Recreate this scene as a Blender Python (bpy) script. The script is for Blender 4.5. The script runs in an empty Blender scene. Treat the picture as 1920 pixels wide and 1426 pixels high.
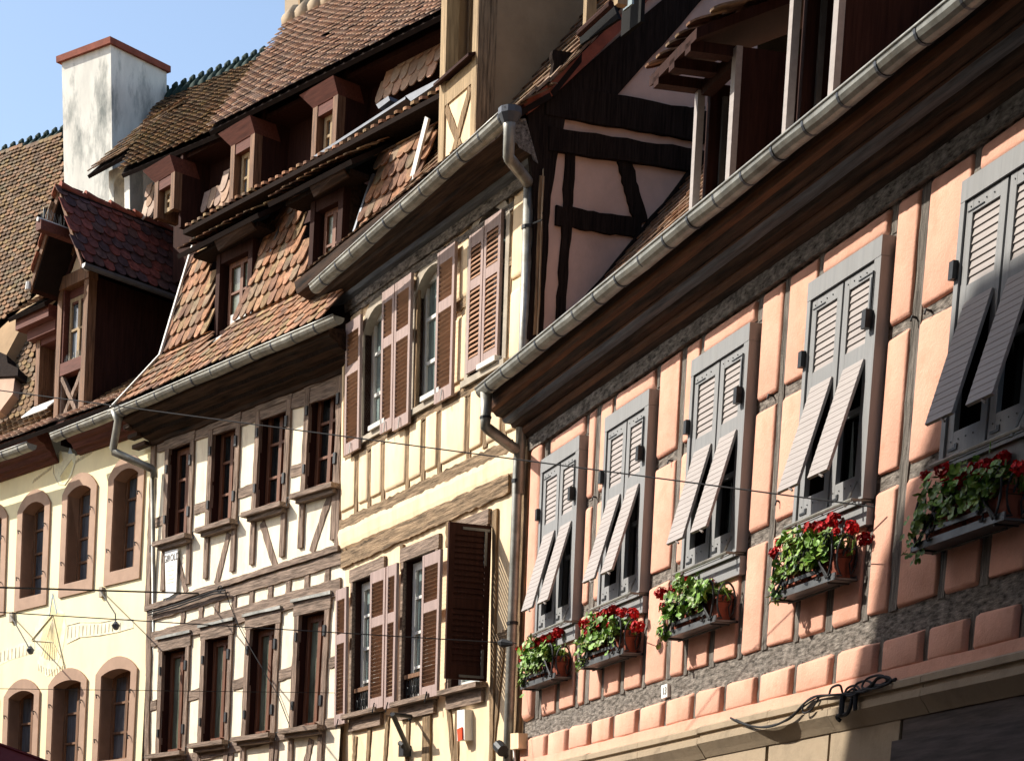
import bpy, bmesh, math, random
import numpy as np
from mathutils import Vector, Matrix
random.seed(7); rng = np.random.default_rng(11)
S = bpy.context.scene
C0 = S.collection

# ---------------------------------------------------------------- camera
F_, CX, CY = 3700., 650., 2788.          # focal length and principal point, in photograph pixels (1920 x 1426)
V2 = (436., 16190.)                      # where plumb lines meet
def nn(a):
    a = np.array(a, float); return a/np.linalg.norm(a)
def cray(x, y): return np.array([(x-CX)/F_, -(y-CY)/F_, -1.])
UPC = nn(-cray(*V2)); XC = nn(np.cross([0, 0, -1.], UPC)); YC = nn(np.cross(UPC, XC))
RW = np.array([XC, YC, UPC])
def wray(x, y): return RW @ cray(x, y)
cam_d = bpy.data.cameras.new('camera'); cam = bpy.data.objects.new('camera', cam_d); C0.objects.link(cam)
cam.matrix_world = Matrix([list(RW[i])+[0] for i in range(3)]+[[0, 0, 0, 1]])
cam_d.sensor_width = 36; cam_d.lens = F_/1920*36
cam_d.shift_x = (960-CX)/1920; cam_d.shift_y = (CY-713)/1920
cam_d.clip_start = .1; cam_d.clip_end = 600
S.camera = cam

# ---------------------------------------------------------------- facade planes
class Pl:
    """a facade: O + u U + v V + h N (h = metres proud of the wall, towards the street)"""
    def __init__(s, O, U, V=(0, 0, 1.)):
        s.O = np.array(O, float); s.U = nn(U); V = np.array(V, float)
        s.V = nn(V-s.U*np.dot(V, s.U)); s.N = nn(np.cross(s.U, s.V))
    def P(s, u, v, h=0.): return s.O+s.U*u+s.V*v+s.N*h
    def p(s, x, y, h=0.):
        r = wray(x, y); return r*(np.dot(s.O+s.N*h, s.N)/np.dot(r, s.N))
    def uv(s, x, y, h=0.):
        d = s.p(x, y, h)-s.O; return float(d@s.U), float(d@s.V)
    def loc(s, P): d = P-s.O; return d@s.U, d@s.V, d@s.N
def flat(v): return nn([v[0], v[1], 0])
Z3 = np.array([0, 0, 1.])
uD, uC, uB, uA = (-flat(wray(*q)) for q in ((-330, 1750), (-969, 1768), (-2050, 1846), (-2400, 1870)))
D = Pl(-nn(np.cross(uD, Z3))*7, uD)
C = Pl(D.p(985, 1300), uC)
_n = nn(np.cross(uB, Z3)); B = Pl(C.p(641, 1000), uB, Z3-.055*_n)
_n = nn(np.cross(uA, Z3)); A = Pl(B.p(284, 1100), uA, Z3-.078*_n)
G = Pl(C.p(1003, 600), nn(wray(10200, 1900)))        # the gable wall of the cream house, facing the camera
GROUND = -1.6
def proj(P):
    c = RW.T @ P; return CX-F_*c[0]/c[2], CY+F_*c[1]/c[2]

# ---------------------------------------------------------------- sun and sky
SUNT = nn(D.U*.6-D.N*1.0-Z3*.85)          # the way the light travels
sun_d = bpy.data.lights.new('sun', 'SUN'); sun = bpy.data.objects.new('sun', sun_d); C0.objects.link(sun)
sun_d.energy = 5.0; sun_d.angle = math.radians(.5); sun_d.color = (1, .93, .82)
sun.rotation_euler = Vector(SUNT).to_track_quat('-Z', 'Y').to_euler()
W = bpy.data.worlds.new('World'); S.world = W; W.use_nodes = True
_t = W.node_tree; sky = _t.nodes.new('ShaderNodeTexSky'); sky.sky_type = 'NISHITA'; sky.sun_disc = False
sky.sun_elevation = math.asin(-SUNT[2]); sky.sun_rotation = math.atan2(-SUNT[0], -SUNT[1])
sky.air_density = 1.0; sky.dust_density = 1.5; sky.ozone_density = 1.0
_bg = _t.nodes['Background']; _t.links.new(sky.outputs[0], _bg.inputs[0]); _bg.inputs[1].default_value = .15
S.view_settings.view_transform = 'Standard'; S.view_settings.look = 'None'
S.view_settings.exposure = .55; S.view_settings.gamma = 1
S.render.engine = 'CYCLES'; S.cycles.max_bounces = 5

# ---------------------------------------------------------------- materials
MATS = {}
def mat(name, base, rough=.8, metal=0., var=.12, vscale=6., bump=0., bscale=40., grain=None, spots=None, spotscale=3., spotamt=.5, dist=.01, tint=False, spec=.2, detail=6.):
    """noise-varied principled material; grain = object-space scale triple for wood grain; tint = per-face attribute"""
    m = bpy.data.materials.new(name); m.use_nodes = True; t = m.node_tree; N = t.nodes; L = t.links
    b = N['Principled BSDF']; b.inputs['Roughness'].default_value = rough; b.inputs['Metallic'].default_value = metal
    b.inputs['Specular IOR Level'].default_value = spec
    tc = N.new('ShaderNodeTexCoord'); mp = N.new('ShaderNodeMapping'); L.new(tc.outputs['Object'], mp.inputs[0])
    if grain: mp.inputs['Scale'].default_value = grain
    nz = N.new('ShaderNodeTexNoise'); nz.inputs['Scale'].default_value = vscale; nz.inputs['Detail'].default_value = detail
    nz.inputs['Roughness'].default_value = .65; L.new(mp.outputs[0], nz.inputs['Vector'])
    rp = N.new('ShaderNodeValToRGB'); L.new(nz.outputs[0], rp.inputs[0])
    c = np.array(base); lo = np.clip(c*(1-2.2*var), 0, 1); hi = np.clip(c*(1+1.6*var), 0, 1)
    rp.color_ramp.elements[0].position = .3; rp.color_ramp.elements[1].position = .7
    rp.color_ramp.elements[0].color = (*lo, 1); rp.color_ramp.elements[1].color = (*hi, 1)
    out = rp.outputs[0]
    if spots is not None:
        n2 = N.new('ShaderNodeTexNoise'); n2.inputs['Scale'].default_value = spotscale; n2.inputs['Detail'].default_value = 8
        n2.inputs['Roughness'].default_value = .7
        if grain: L.new(mp.outputs[0], n2.inputs['Vector'])
        else: L.new(tc.outputs['Object'], n2.inputs['Vector'])
        r2 = N.new('ShaderNodeValToRGB'); L.new(n2.outputs[0], r2.inputs[0])
        r2.color_ramp.elements[0].position = .5; r2.color_ramp.elements[1].position = .68
        r2.color_ramp.elements[0].color = (0, 0, 0, 1); r2.color_ramp.elements[1].color = (spotamt,)*3+(1,)
        mx = N.new('ShaderNodeMixRGB'); L.new(r2.outputs[0], mx.inputs[0]); L.new(out, mx.inputs[1])
        mx.inputs[2].default_value = (*spots, 1); out = mx.outputs[0]
    if tint:
        at = N.new('ShaderNodeAttribute'); at.attribute_name = 'tint'
        mu = N.new('ShaderNodeMixRGB'); mu.blend_type = 'MULTIPLY'; mu.inputs[0].default_value = 1
        L.new(out, mu.inputs[1]); L.new(at.outputs['Color'], mu.inputs[2]); out = mu.outputs[0]
    L.new(out, b.inputs['Base Color'])
    if bump:
        n3 = N.new('ShaderNodeTexNoise'); n3.inputs['Scale'].default_value = bscale; n3.inputs['Detail'].default_value = 7
        n3.inputs['Roughness'].default_value = .7; L.new(mp.outputs[0], n3.inputs['Vector'])
        bp = N.new('ShaderNodeBump'); bp.inputs['Strength'].default_value = bump; bp.inputs['Distance'].default_value = dist
        L.new(n3.outputs[0], bp.inputs['Height']); L.new(bp.outputs[0], b.inputs['Normal'])
    MATS[name] = m; return m
VG = (9, 9, .7); HG = (.7, 9, 9)
mat('pink_plaster', (.73, .395, .29), .92, var=.06, vscale=2.5, bump=.5, bscale=45, dist=.012, spots=(.56, .28, .185), spotscale=3.5, spotamt=.55)
mat('board_dark', (.10, .08, .075), .8, var=.25, vscale=3, bump=.2, grain=HG)
mat('pink_gable', (.66, .45, .36), .95, var=.08, vscale=2, bump=.4, bscale=40)
mat('grey_timber_v', (.23, .205, .18), .95, var=.38, vscale=5, bump=1., bscale=7, grain=VG, dist=.03)
mat('grey_timber_h', (.23, .205, .18), .95, var=.52, vscale=30, bump=1., bscale=30, dist=.03, grain=(.38, 1, 1.25), spots=(.10, .085, .07), spotscale=9, spotamt=.7)
mat('brown_timber_v', (.27, .195, .15), .92, var=.34, vscale=5, bump=.9, bscale=7, grain=VG, dist=.02)
mat('brown_timber_h', (.27, .20, .155), .92, var=.34, vscale=5, bump=.9, bscale=7, grain=HG, dist=.02)
mat('tan_timber_v', (.28, .19, .11), .92, var=.38, vscale=5, bump=.9, bscale=7, grain=VG, dist=.02)
mat('tan_timber_h', (.30, .21, .13), .92, var=.38, vscale=4, bump=1., bscale=6, grain=HG, dist=.03)
mat('grey_paint', (.265, .27, .275), .6, var=.06, vscale=4, bump=.12, bscale=10, grain=VG, spots=(.22, .21, .2), spotscale=2, spotamt=.3)
mat('warm_grey_paint', (.36, .325, .31), .6, var=.06, vscale=3, bump=.1, bscale=10, grain=HG)
mat('brown_paint', (.36, .265, .24), .65, var=.09, vscale=4, bump=.12, bscale=9, grain=VG)
mat('brown_slat', (.36, .20, .12), .65, var=.16, vscale=3, bump=.12, bscale=9, grain=HG)
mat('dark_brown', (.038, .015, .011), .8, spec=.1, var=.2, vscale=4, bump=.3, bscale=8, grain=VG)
mat('red_brown', (.125, .043, .03), .75, var=.18, vscale=4, bump=.3, bscale=8, grain=HG)
mat('light_post', (.36, .26, .15), .8, var=.2, vscale=4, grain=VG, bump=.4, bscale=7)
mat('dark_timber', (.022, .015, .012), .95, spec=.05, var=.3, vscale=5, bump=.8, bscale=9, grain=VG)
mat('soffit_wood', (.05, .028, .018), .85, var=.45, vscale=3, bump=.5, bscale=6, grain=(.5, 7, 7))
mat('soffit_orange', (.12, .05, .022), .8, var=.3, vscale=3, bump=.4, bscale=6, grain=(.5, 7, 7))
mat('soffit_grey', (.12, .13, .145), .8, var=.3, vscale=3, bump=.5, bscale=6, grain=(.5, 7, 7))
mat('cream_plaster', (.84, .65, .43), .93, var=.07, vscale=2, bump=.35, bscale=40, spots=(.58, .44, .27), spotscale=2.6, spotamt=.6, grain=(1.7, 1.7, .6))
mat('white_plaster', (.90, .80, .61), .93, var=.06, vscale=2, bump=.35, bscale=35, spots=(.62, .49, .34), spotscale=2.6, spotamt=.6, grain=(1.7, 1.7, .6))
mat('yellow_plaster', (.93, .82, .52), .93, var=.04, vscale=1.5, bump=.15, bscale=40, spots=(.80, .66, .40), spotscale=1.6, spotamt=.5, grain=(1.4, 1.4, .7))
mat('chimney_plaster', (.78, .76, .68), .93, var=.08, vscale=2.5, bump=.3, bscale=30, spots=(.16, .18, .17), spotscale=1.3, spotamt=.9, grain=(1.6, 1.6, .55))
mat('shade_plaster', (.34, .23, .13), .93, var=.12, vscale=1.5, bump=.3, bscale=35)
mat('sandstone', (.42, .28, .20), .85, var=.07, vscale=4, bump=.25, bscale=50)
mat('grey_stone', (.40, .35, .28), .85, var=.12, vscale=5, bump=.35, bscale=35)
mat('ledge_stone', (.38, .30, .21), .85, var=.12, vscale=4, bump=.4, bscale=30, spots=(.2, .15, .1), spotscale=4, spotamt=.5)
mat('zinc', (.30, .30, .275), .45, metal=.5, var=.2, vscale=5, bump=.15, bscale=9, spots=(.17, .14, .10), spotscale=6, spotamt=.6)
mat('zinc_dark', (.10, .11, .13), .5, metal=.4, var=.12)
mat('copper_pipe', (.16, .06, .04), .45, metal=.2, var=.15)
mat('iron', (.035, .037, .04), .5, metal=.4, var=.2, bump=.2)
mat('rack_metal', (.12, .125, .13), .45, metal=.35, var=.15)
mat('white_metal', (.62, .6, .56), .5, var=.06)
mat('white_paint', (.70, .70, .66), .5, var=.04)
mat('window_wood', (.17, .07, .038), .55, var=.25, vscale=4, grain=VG, bump=.1)
mat('dormer_wood', (.19, .10, .055), .7, var=.3, vscale=4, grain=VG, bump=.4, bscale=7)
mat('terracotta', (.26, .075, .045), .8, var=.15, bump=.2)
mat('tile_red', (.265, .18, .128), .88, var=.28, vscale=14, bump=.4, bscale=60, spots=(.30, .27, .16), spotscale=3, spotamt=.6, tint=True)
mat('tile_brown', (.19, .125, .08), .9, var=.28, vscale=14, bump=.4, bscale=60, spots=(.16, .15, .09), spotscale=3, spotamt=.6, tint=True)
mat('tile_pink', (.42, .315, .25), .9, var=.12, vscale=14, bump=.3, bscale=60, spots=(.3, .24, .17), spotscale=2, spotamt=.5, tint=True)
mat('tile_shaded', (.11, .055, .045), .9, var=.28, vscale=12, bump=.4, bscale=60, tint=True)  # roof tile darkened to paint the shade on the gabled dormer's right slope
mat('roof_deck', (.02, .014, .012), .95, spec=.05)
mat('moss_green', (.015, .035, .03), .8)
mat('leaf', (.16, .29, .045), .5, var=.35, vscale=25, tint=True, spec=.4)
mat('petal', (.55, .012, .014), .6, var=.25, vscale=30, tint=True)
mat('soil', (.05, .03, .02), 1.)
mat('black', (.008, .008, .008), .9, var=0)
mat('cable', (.02, .02, .022), .7, var=0)
mat('paint_blue', (.50, .58, .62), .9); mat('paint_ochre', (.92, .75, .40), .9); mat('paint_pale', (.90, .81, .58), .9)
mat('paint_line', (.74, .67, .50), .9); mat('sign_white', (.85, .84, .80), .7, var=.03); mat('sign_ink', (.12, .11, .11), .8)
mat('red_plastic', (.7, .08, .03), .4); mat('awning_red', (.22, .03, .03), .8); mat('asphalt', (.09, .085, .08), .95, bump=.4)
def glassmat(name, c, rough=.08, curtain=None):
    m = mat(name, c, rough, var=.3, vscale=2.2, grain=(5, 5, .8), spec=.9)
    return m
glassmat('glass_dark', (.012, .014, .015)); glassmat('glass_grey', (.09, .105, .12)); glassmat('glass_green', (.13, .15, .11), .2)
glassmat('glass_pale', (.20, .26, .25), .12)

# ---------------------------------------------------------------- mesh building
class MB:
    def __init__(s): s.v = []; s.f = []; s.m = []; s.t = []; s.g = []
    def add(s, verts, faces, mi=0, tint=None):
        o = len(s.v); s.g.append((len(s.f), o)); s.v += [tuple(map(float, q)) for q in verts]
        for f in faces: s.f.append([o+i for i in f]); s.m.append(mi); s.t.append(tint if tint is not None else (1, 1, 1))
    def prism(s, pts, ext, mi=0, tint=None):
        """polygon pts extruded by vector ext"""
        n = len(pts); a = [np.array(q, float) for q in pts]; b = [q+ext for q in a]
        s.add(a+b, [list(range(n)), list(range(2*n-1, n-1, -1))]+[[i, (i+1) % n, n+(i+1) % n, n+i] for i in range(n)], mi, tint)
    def box(s, pl, u0, u1, v0, v1, h0, h1, mi=0):
        s.prism([pl.P(u0, v0, h0), pl.P(u1, v0, h0), pl.P(u1, v1, h0), pl.P(u0, v1, h0)], pl.N*(h1-h0), mi)
    def poly(s, pl, uvs, h0, h1, mi=0): s.prism([pl.P(u, v, h0) for u, v in uvs], pl.N*(h1-h0), mi)
    def px(s, pl, pts, h0, h1, mi=0):
        """polygon given where it is seen on the plane proud by h1, thickness back to h0"""
        s.prism([pl.p(x, y, h1) for x, y in pts], pl.N*(h0-h1), mi)
    def strip(s, pl, top, bot, h0, h1, n=10, jit=.008, mi=0):
        """timber: between two (u,v) polylines' ends; edges jittered"""
        def ed(a, b):
            o = []
            for i in range(n+1):
                t = i/n; j = random.uniform(-jit, jit); d = np.array(b)-np.array(a); L = np.hypot(*d) or 1
                o.append(np.array(a)+d*t+np.array([-d[1], d[0]])/L*j)
            return o
        A_, B_ = ed(*top), ed(*bot)
        hs = [h1+random.uniform(-.003, .003) for _ in range(n+1)]
        vs = [pl.P(*A_[i], hs[i]) for i in range(n+1)]+[pl.P(*B_[i], hs[i]) for i in range(n+1)]
        vs += [pl.P(*A_[i], h0) for i in range(n+1)]+[pl.P(*B_[i], h0) for i in range(n+1)]
        k = n+1; fs = []
        for i in range(n):
            fs += [[i, i+1, k+i+1, k+i], [i, 2*k+i, 2*k+i+1, i+1], [k+i, k+i+1, 3*k+i+1, 3*k+i]]
        fs += [[0, k, 3*k, 2*k], [n, 2*k+n, 3*k+n, k+n]]
        s.add(vs, fs, mi)
    def beam(s, pl, a, b, w, h0=-.02, h1=.018, n=8, jit=.007, mi=0, uv=False):
        a = a if uv else pl.uv(*a); b = b if uv else pl.uv(*b)
        a = np.array(a); b = np.array(b); d = nn(b-a); q = np.array([-d[1], d[0]])*w/2
        s.strip(pl, (a+q, b+q), (a-q, b-q), h0, h1, n, jit, mi)
    def beamq(s, pl, tl, tr, br, bl, h0=-.02, h1=.018, n=14, jit=.012, mi=0):
        u = [pl.uv(*q) for q in (tl, tr, br, bl)]; s.strip(pl, (u[0], u[1]), (u[3], u[2]), h0, h1, n, jit, mi)
    def tube(s, pts, r, n=8, mi=0, cap=True):
        pts = [np.array(q, float) for q in pts]; rings = []
        up = np.array([.13, .21, .97])
        for i, q in enumerate(pts):
            d = nn((pts[min(i+1, len(pts)-1)]-pts[max(i-1, 0)]))
            a = nn(np.cross(d, up)); b = np.cross(d, a); rr = r[i] if hasattr(r, '__len__') else r
            rings.append([q+a*rr*math.cos(2*math.pi*k/n)+b*rr*math.sin(2*math.pi*k/n) for k in range(n)])
        vs = [q for R in rings for q in R]; fs = []
        for i in range(len(pts)-1):
            for k in range(n): fs.append([i*n+k, i*n+(k+1) % n, (i+1)*n+(k+1) % n, (i+1)*n+k])
        if cap: fs += [list(range(n))[::-1], [(len(pts)-1)*n+k for k in range(n)]]
        s.add(vs, fs, mi)
    def profile(s, pl, prof, u0, u1, mi=0, n=1, wob=0., mis=None):
        """open profile [(h,v)...] extruded along u"""
        m = len(prof); vs = []
        for i in range(n+1):
            u = u0+(u1-u0)*i/n; w = random.uniform(-wob, wob)
            vs += [pl.P(u, v+w, h) for h, v in prof]
        for j in range(m-1):
            s.add([vs[i*m+j+e] for i in range(n+1) for e in (0, 1)], [[2*i, 2*i+1, 2*i+3, 2*i+2] for i in range(n)], mis[j] if mis else mi)
        s.add(vs[:m], [list(range(m))], mi); s.add(vs[-m:], [list(range(m))[::-1]], mi)
    def pillow(s, pl, u0, u1, v0, v1, hb, H, r=.045, jit=.009, mi=0, quad=None):
        """plaster infill: proud of the timber with rounded, slightly uneven edges"""
        def ax(a, b):
            L = b-a; rr = min(r, L*.45); e = [0, .12, .3, .6, 1]
            return [a+rr*t for t in e]+([a+L*.5] if L > .5 else [])+[b-rr*t for t in e[::-1]]
        us, vv = ax(u0, u1), ax(v0, v1); nu, nv = len(us), len(vv); vs = []
        ph = random.uniform(0, 9)
        for j, v in enumerate(vv):
            for i, u in enumerate(us):
                du = min(u-u0, u1-u); dv = min(v-v0, v1-v)
                def f(t): t = min(max(t/r, 0), 1); return math.sqrt(max(0, 1-(1-t)**2))
                hh = H*f(du)*f(dv)
                cu = cv = 0
                if i in (0, 1, nu-2, nu-1): cu = jit*math.sin(v*23+ph+i)+random.uniform(-jit, jit)*.4
                if j in (0, 1, nv-2, nv-1): cv = jit*math.sin(u*21+ph+j)+random.uniform(-jit, jit)*.4
                # round the corners
                k = max(0, r*.9-du)*max(0, r*.9-dv)/r*.15
                su = 1 if u < (u0+u1)/2 else -1; sv = 1 if v < (v0+v1)/2 else -1
                vs.append(pl.P(u+cu+su*k, v+cv+sv*k, hb+hh))
        s.add(vs, [[j*nu+i, j*nu+i+1, (j+1)*nu+i+1, (j+1)*nu+i] for j in range(nv-1) for i in range(nu-1)], mi)
    def each(s, name, mats, parent=None, smooth=False):
        """one object for every piece added"""
        for k, (f0, v0) in enumerate(s.g):
            f1, v1 = s.g[k+1] if k+1 < len(s.g) else (len(s.f), len(s.v))
            q = MB(); q.v = s.v[v0:v1]; q.f = [[i-v0 for i in f] for f in s.f[f0:f1]]; q.m = [0]*(f1-f0); q.t = s.t[f0:f1]
            ms = mats[s.m[f0]] if isinstance(mats, (list, tuple)) else mats
            q.build(name, ms, parent, smooth)
    def build(s, name, mats, parent=None, smooth=False, recalc=True):
        me = bpy.data.meshes.new(name); M = INV.get(parent.get('root', parent.name) if parent else None)
        V = np.array(s.v)
        if M is not None: V = (V-M[0]) @ M[1].T
        me.from_pydata(V.tolist(), [], s.f)
        for q in (mats if isinstance(mats, (list, tuple)) else [mats]): me.materials.append(MATS[q])
        me.polygons.foreach_set('material_index', s.m)
        if any(t != (1, 1, 1) for t in s.t):
            at = me.attributes.new('tint', 'FLOAT_COLOR', 'FACE')
            at.data.foreach_set('color', np.array([(*t, 1) for t in s.t], dtype=np.float32).ravel())
        if recalc:
            bm = bmesh.new(); bm.from_mesh(me); bmesh.ops.recalc_face_normals(bm, faces=bm.faces); bm.to_mesh(me); bm.free()
        if smooth: me.polygons.foreach_set('use_smooth', [True]*len(me.polygons))
        ob = bpy.data.objects.new(name, me); C0.objects.link(ob)
        if parent:
            ob.parent = parent; ob['root'] = parent.get('root', parent.name)
        return ob
INV = {}
def thing(name, label, cat, pl, at, group=None):
    """an Empty at the thing's base, axes: x along the facade, z up"""
    o = bpy.data.objects.new(name, None); C0.objects.link(o); o.empty_display_size = .2
    R = np.array([pl.U, -pl.N, pl.V]).T; at = np.array(at, float)
    o.matrix_world = Matrix([list(R[i])+[at[i]] for i in range(3)]+[[0, 0, 0, 1]])
    o['label'] = label; o['category'] = cat
    if group: o['group'] = group
    INV[o.name] = (at, R.T); return o
def single(name, mb, mats, label, cat, pl, at, group=None, smooth=False):
    """a thing that is one mesh"""
    R = np.array([pl.U, -pl.N, pl.V]).T; at = np.array(at, float)
    INV['__tmp'] = (at, R.T)
    class Pp:  # stand-in parent giving the local frame
        name = '__tmp'
        def get(self, k, d=None): return d
    V = (np.array(mb.v)-at) @ R
    mb2 = MB(); mb2.v = V.tolist(); mb2.f, mb2.m, mb2.t = mb.f, mb.m, mb.t
    o = mb2.build(name, mats, None, smooth)
    o.matrix_world = Matrix([list(R[i])+[at[i]] for i in range(3)]+[[0, 0, 0, 1]])
    o['label'] = label; o['category'] = cat
    if group: o['group'] = group
    return o
def strip_root():
    for o in bpy.data.objects:
        if 'root' in o: del o['root']

# ---------------------------------------------------------------- shared builders
def inside(poly, x, y):
    c = False; n = len(poly); j = n-1
    for i in range(n):
        xi, yi = poly[i]; xj, yj = poly[j]
        if (yi > y) != (yj > y) and x < (xj-xi)*(y-yi)/(yj-yi)+xi: c = not c
        j = i
    return c
def tiles(mb, bl, br, tr, tl, clip=None, holes=(), sw=.17, sv=.15, lift=.03, th=.014, tints=((1, 1, 1),), deck=True, var=.22, length=1.9, mi=0, dmi=1, wave=0., doff=.03):
    """rows of tongue-shaped clay tiles over a four-cornered slope; clip/holes are outlines seen from the street"""
    bl, br, tr, tl = map(lambda q: np.array(q, float), (bl, br, tr, tl))
    Lu = (np.linalg.norm(br-bl)+np.linalg.norm(tr-tl))/2; Lv = (np.linalg.norm(tl-bl)+np.linalg.norm(tr-br))/2
    nu, nv = max(1, int(Lu/sw)), max(1, int(Lv/sv))
    def S_(a, b): return (bl*(1-a)+br*a)*(1-b)+(tl*(1-a)+tr*a)*b
    shp = [(-.5, 1), (-.5, .32), (-.42, .13), (-.22, .02), (0, 0), (.22, .02), (.42, .13), (.5, .32), (.5, 1)]
    for j in range(nv+1):
        for i in range(-1, nu+1):
            a = (i+.5+.5*(j % 2))/nu; b = (j)/nv
            if a < -.001 or a > 1.001 or b > 1.0: continue
            P = S_(a, b)+0
            if clip or holes:
                x, y = proj(S_(a, min(1, b+.5/nv)))
                if clip and not inside(clip, x, y): continue
                if any(inside(h, x, y) for h in holes): continue
            du = nn(S_(min(1, a+.01), b)-S_(max(0, a-.01), b)); dv = nn(S_(a, min(1, b+.01))-S_(a, max(0, b-.01)))
            nr = nn(np.cross(du, dv)); sag = wave*math.sin(a*Lu*1.3+j*.2)
            rot = random.uniform(-.03, .03); w = sw*random.uniform(.93, .99); Ls = min(sv*length, max(.05, Lv*(1-b)+.03)); off = random.uniform(-.006, .006)
            lf = lift*random.uniform(.8, 1.25); vs = []
            for e in (0, 1):
                for sx, sy in shp:
                    q = P+du*(sx*w+sy*rot*Ls)+dv*(sy*Ls+off)+nr*(lf*(1-sy)+.004+sag-(th if e else 0))
                    vs.append(q)
            n = len(shp); t = random.choice(tints); k = 1+random.uniform(-var, var); tt = (t[0]*k, t[1]*k, t[2]*k)
            mb.add(vs, [list(range(n))]+[[i_, n+i_, n+i_+1, i_+1] for i_ in range(n-1)], mi, tt)
    if deck:
        nr = nn(np.cross(br-bl, tl-bl))
        mb.prism([bl-nr*doff, br-nr*doff, tr-nr*doff, tl-nr*doff], -nr*.05, dmi)
def wall(mb, pl, u0, u1, v0, v1, holes, depth=.3, h=0., mi=0, rmi=None):
    """wall sheet with rectangular openings and their reveals"""
    us = sorted({u0, u1, *[x for o in holes for x in o[:2]]}); vs = sorted({v0, v1, *[x for o in holes for x in o[2:4]]})
    us = [u for u in us if u0 <= u <= u1]; vs = [v for v in vs if v0 <= v <= v1]
    for i in range(len(us)-1):
        for j in range(len(vs)-1):
            cu, cv = (us[i]+us[i+1])/2, (vs[j]+vs[j+1])/2
            if any(o[0] < cu < o[1] and o[2] < cv < o[3] for o in holes): continue
            mb.add([pl.P(us[i], vs[j], h), pl.P(us[i+1], vs[j], h), pl.P(us[i+1], vs[j+1], h), pl.P(us[i], vs[j+1], h)], [[0, 1, 2, 3]], mi)
    r = mi if rmi is None else rmi
    for a, b, c, d in [o[:4] for o in holes]:
        q = [(a, c), (b, c), (b, d), (a, d)]
        for k in range(4):
            p, s_ = q[k], q[(k+1) % 4]
            mb.add([pl.P(*p, h), pl.P(*s_, h), pl.P(*s_, h-depth), pl.P(*p, h-depth)], [[0, 1, 2, 3]], r)
def volume(mb, pl, u0, u1, v0, v1, h0, h1, mi=0):
    """closes a house behind its facade: back, sides"""
    c = [pl.P(u0, v0, h0), pl.P(u1, v0, h0), pl.P(u1, v0, h1), pl.P(u0, v0, h1)]
    t = [pl.P(u0, v1, h0), pl.P(u1, v1, h0), pl.P(u1, v1, h1), pl.P(u0, v1, h1)]
    mb.add(c+t, [[1, 2, 6, 5], [2, 3, 7, 6], [3, 0, 4, 7]], mi)
def gutter(parent, pl, a, b, r=.075, step=.58, mats='zinc', first=.3):
    """half-round gutter from (u,v,h) to (u,v,h) with its strap brackets"""
    a = np.array(a, float); b = np.array(b, float); g = MB(); K = 9; vs = []
    L = np.linalg.norm((b-a)[:2]); n = max(2, int(L/.5))
    for i in range(n+1):
        u, v, h = a+(b-a)*i/n; v += .006*math.sin(i*2.1)
        for rr in (r, r-.006):
            for k in range(K): t = math.pi+math.pi*k/(K-1); vs.append(pl.P(u, v+rr*math.sin(t), h-rr*math.cos(t)))
    st = 2*K
    for i in range(n):
        for k in range(K-1):
            g.add([vs[i*st+k], vs[i*st+k+1], vs[(i+1)*st+k+1], vs[(i+1)*st+k]], [[0, 1, 2, 3]])
            g.add([vs[i*st+K+k], vs[i*st+K+k+1], vs[(i+1)*st+K+k+1], vs[(i+1)*st+K+k]], [[3, 2, 1, 0]])
    for e in (0, n):
        g.add([vs[e*st+k] for k in range(K)], [list(range(K))])
    g.tube([pl.P(*(a+(b-a)*i/n)+np.array([0, 0, 0])) if False else pl.P((a+(b-a)*i/n)[0], (a+(b-a)*i/n)[1]+.004, (a+(b-a)*i/n)[2]+r) for i in range(n+1)], .011, 6)
    go = g.build('gutter', mats, parent, smooth=True, recalc=False)
    u = first
    while u < L:
        t = u/L; c = a+(b-a)*t; q = MB(); rr = r+.004; pts = []
        prof = [(c[2]-rr*math.cos(math.pi+math.pi*k/8), c[1]+rr*math.sin(math.pi+math.pi*k/8)) for k in range(9)]
        prof = prof+[(h_*1+(c[2]-h_)*.08, v_+(.012 if 0 else (c[1]-v_)*.08)) for h_, v_ in prof[::-1]]
        m = len(prof); w = .013
        vv = [pl.P(c[0]+s_*w, v_, h_) for s_ in (-1, 1) for h_, v_ in prof]
        for k in range(m-1): q.add([vv[k], vv[k+1], vv[m+k+1], vv[m+k]], [[0, 1, 2, 3]])
        for k in range(8):
            for s_ in (0, m): q.add([vv[s_+k], vv[s_+k+1], vv[s_+m-2-k], vv[s_+m-1-k]], [[0, 1, 2, 3]])
        q.build('gutter_bracket', 'zinc_dark', go)
        u += step*random.uniform(.96, 1.04)
    return go
def louvre_leaf(parent, pl, u0, u1, v0, v1, h, zones, cover=None, th=.035, stile=.05, slat=.05, mf='brown_paint', ms='brown_slat', name='shutter', rails=None, tilt=.022):
    m = MB()
    m.box(pl, u0, u0+stile, v0, v1, h, h+th); m.box(pl, u1-stile, u1, v0, v1, h, h+th)
    edges = [v0]+[z for q in zones for z in q]+[v1]
    for k in range(0, len(edges), 2): m.box(pl, u0+stile, u1-stile, edges[k], edges[k+1], h+.002, h+th-.002)
    for a, b in zones:
        n = max(2, int(round((b-a)/slat))); s_ = (b-a)/n; cv = cover or (.45 if tilt > 0 else .30)
        for i in range(n):
            v = a+s_*(i+.5); hc = h+th*.5
            m.prism([pl.P(u0+stile, v-s_*cv, hc+tilt*.72), pl.P(u1-stile, v-s_*cv, hc+tilt*.72), pl.P(u1-stile, v+s_*cv, hc-tilt*.6), pl.P(u0+stile, v+s_*cv, hc-tilt*.6)], pl.N*.005+pl.V*.006, 1)
    return m.build(name, [mf, ms], parent)
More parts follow.
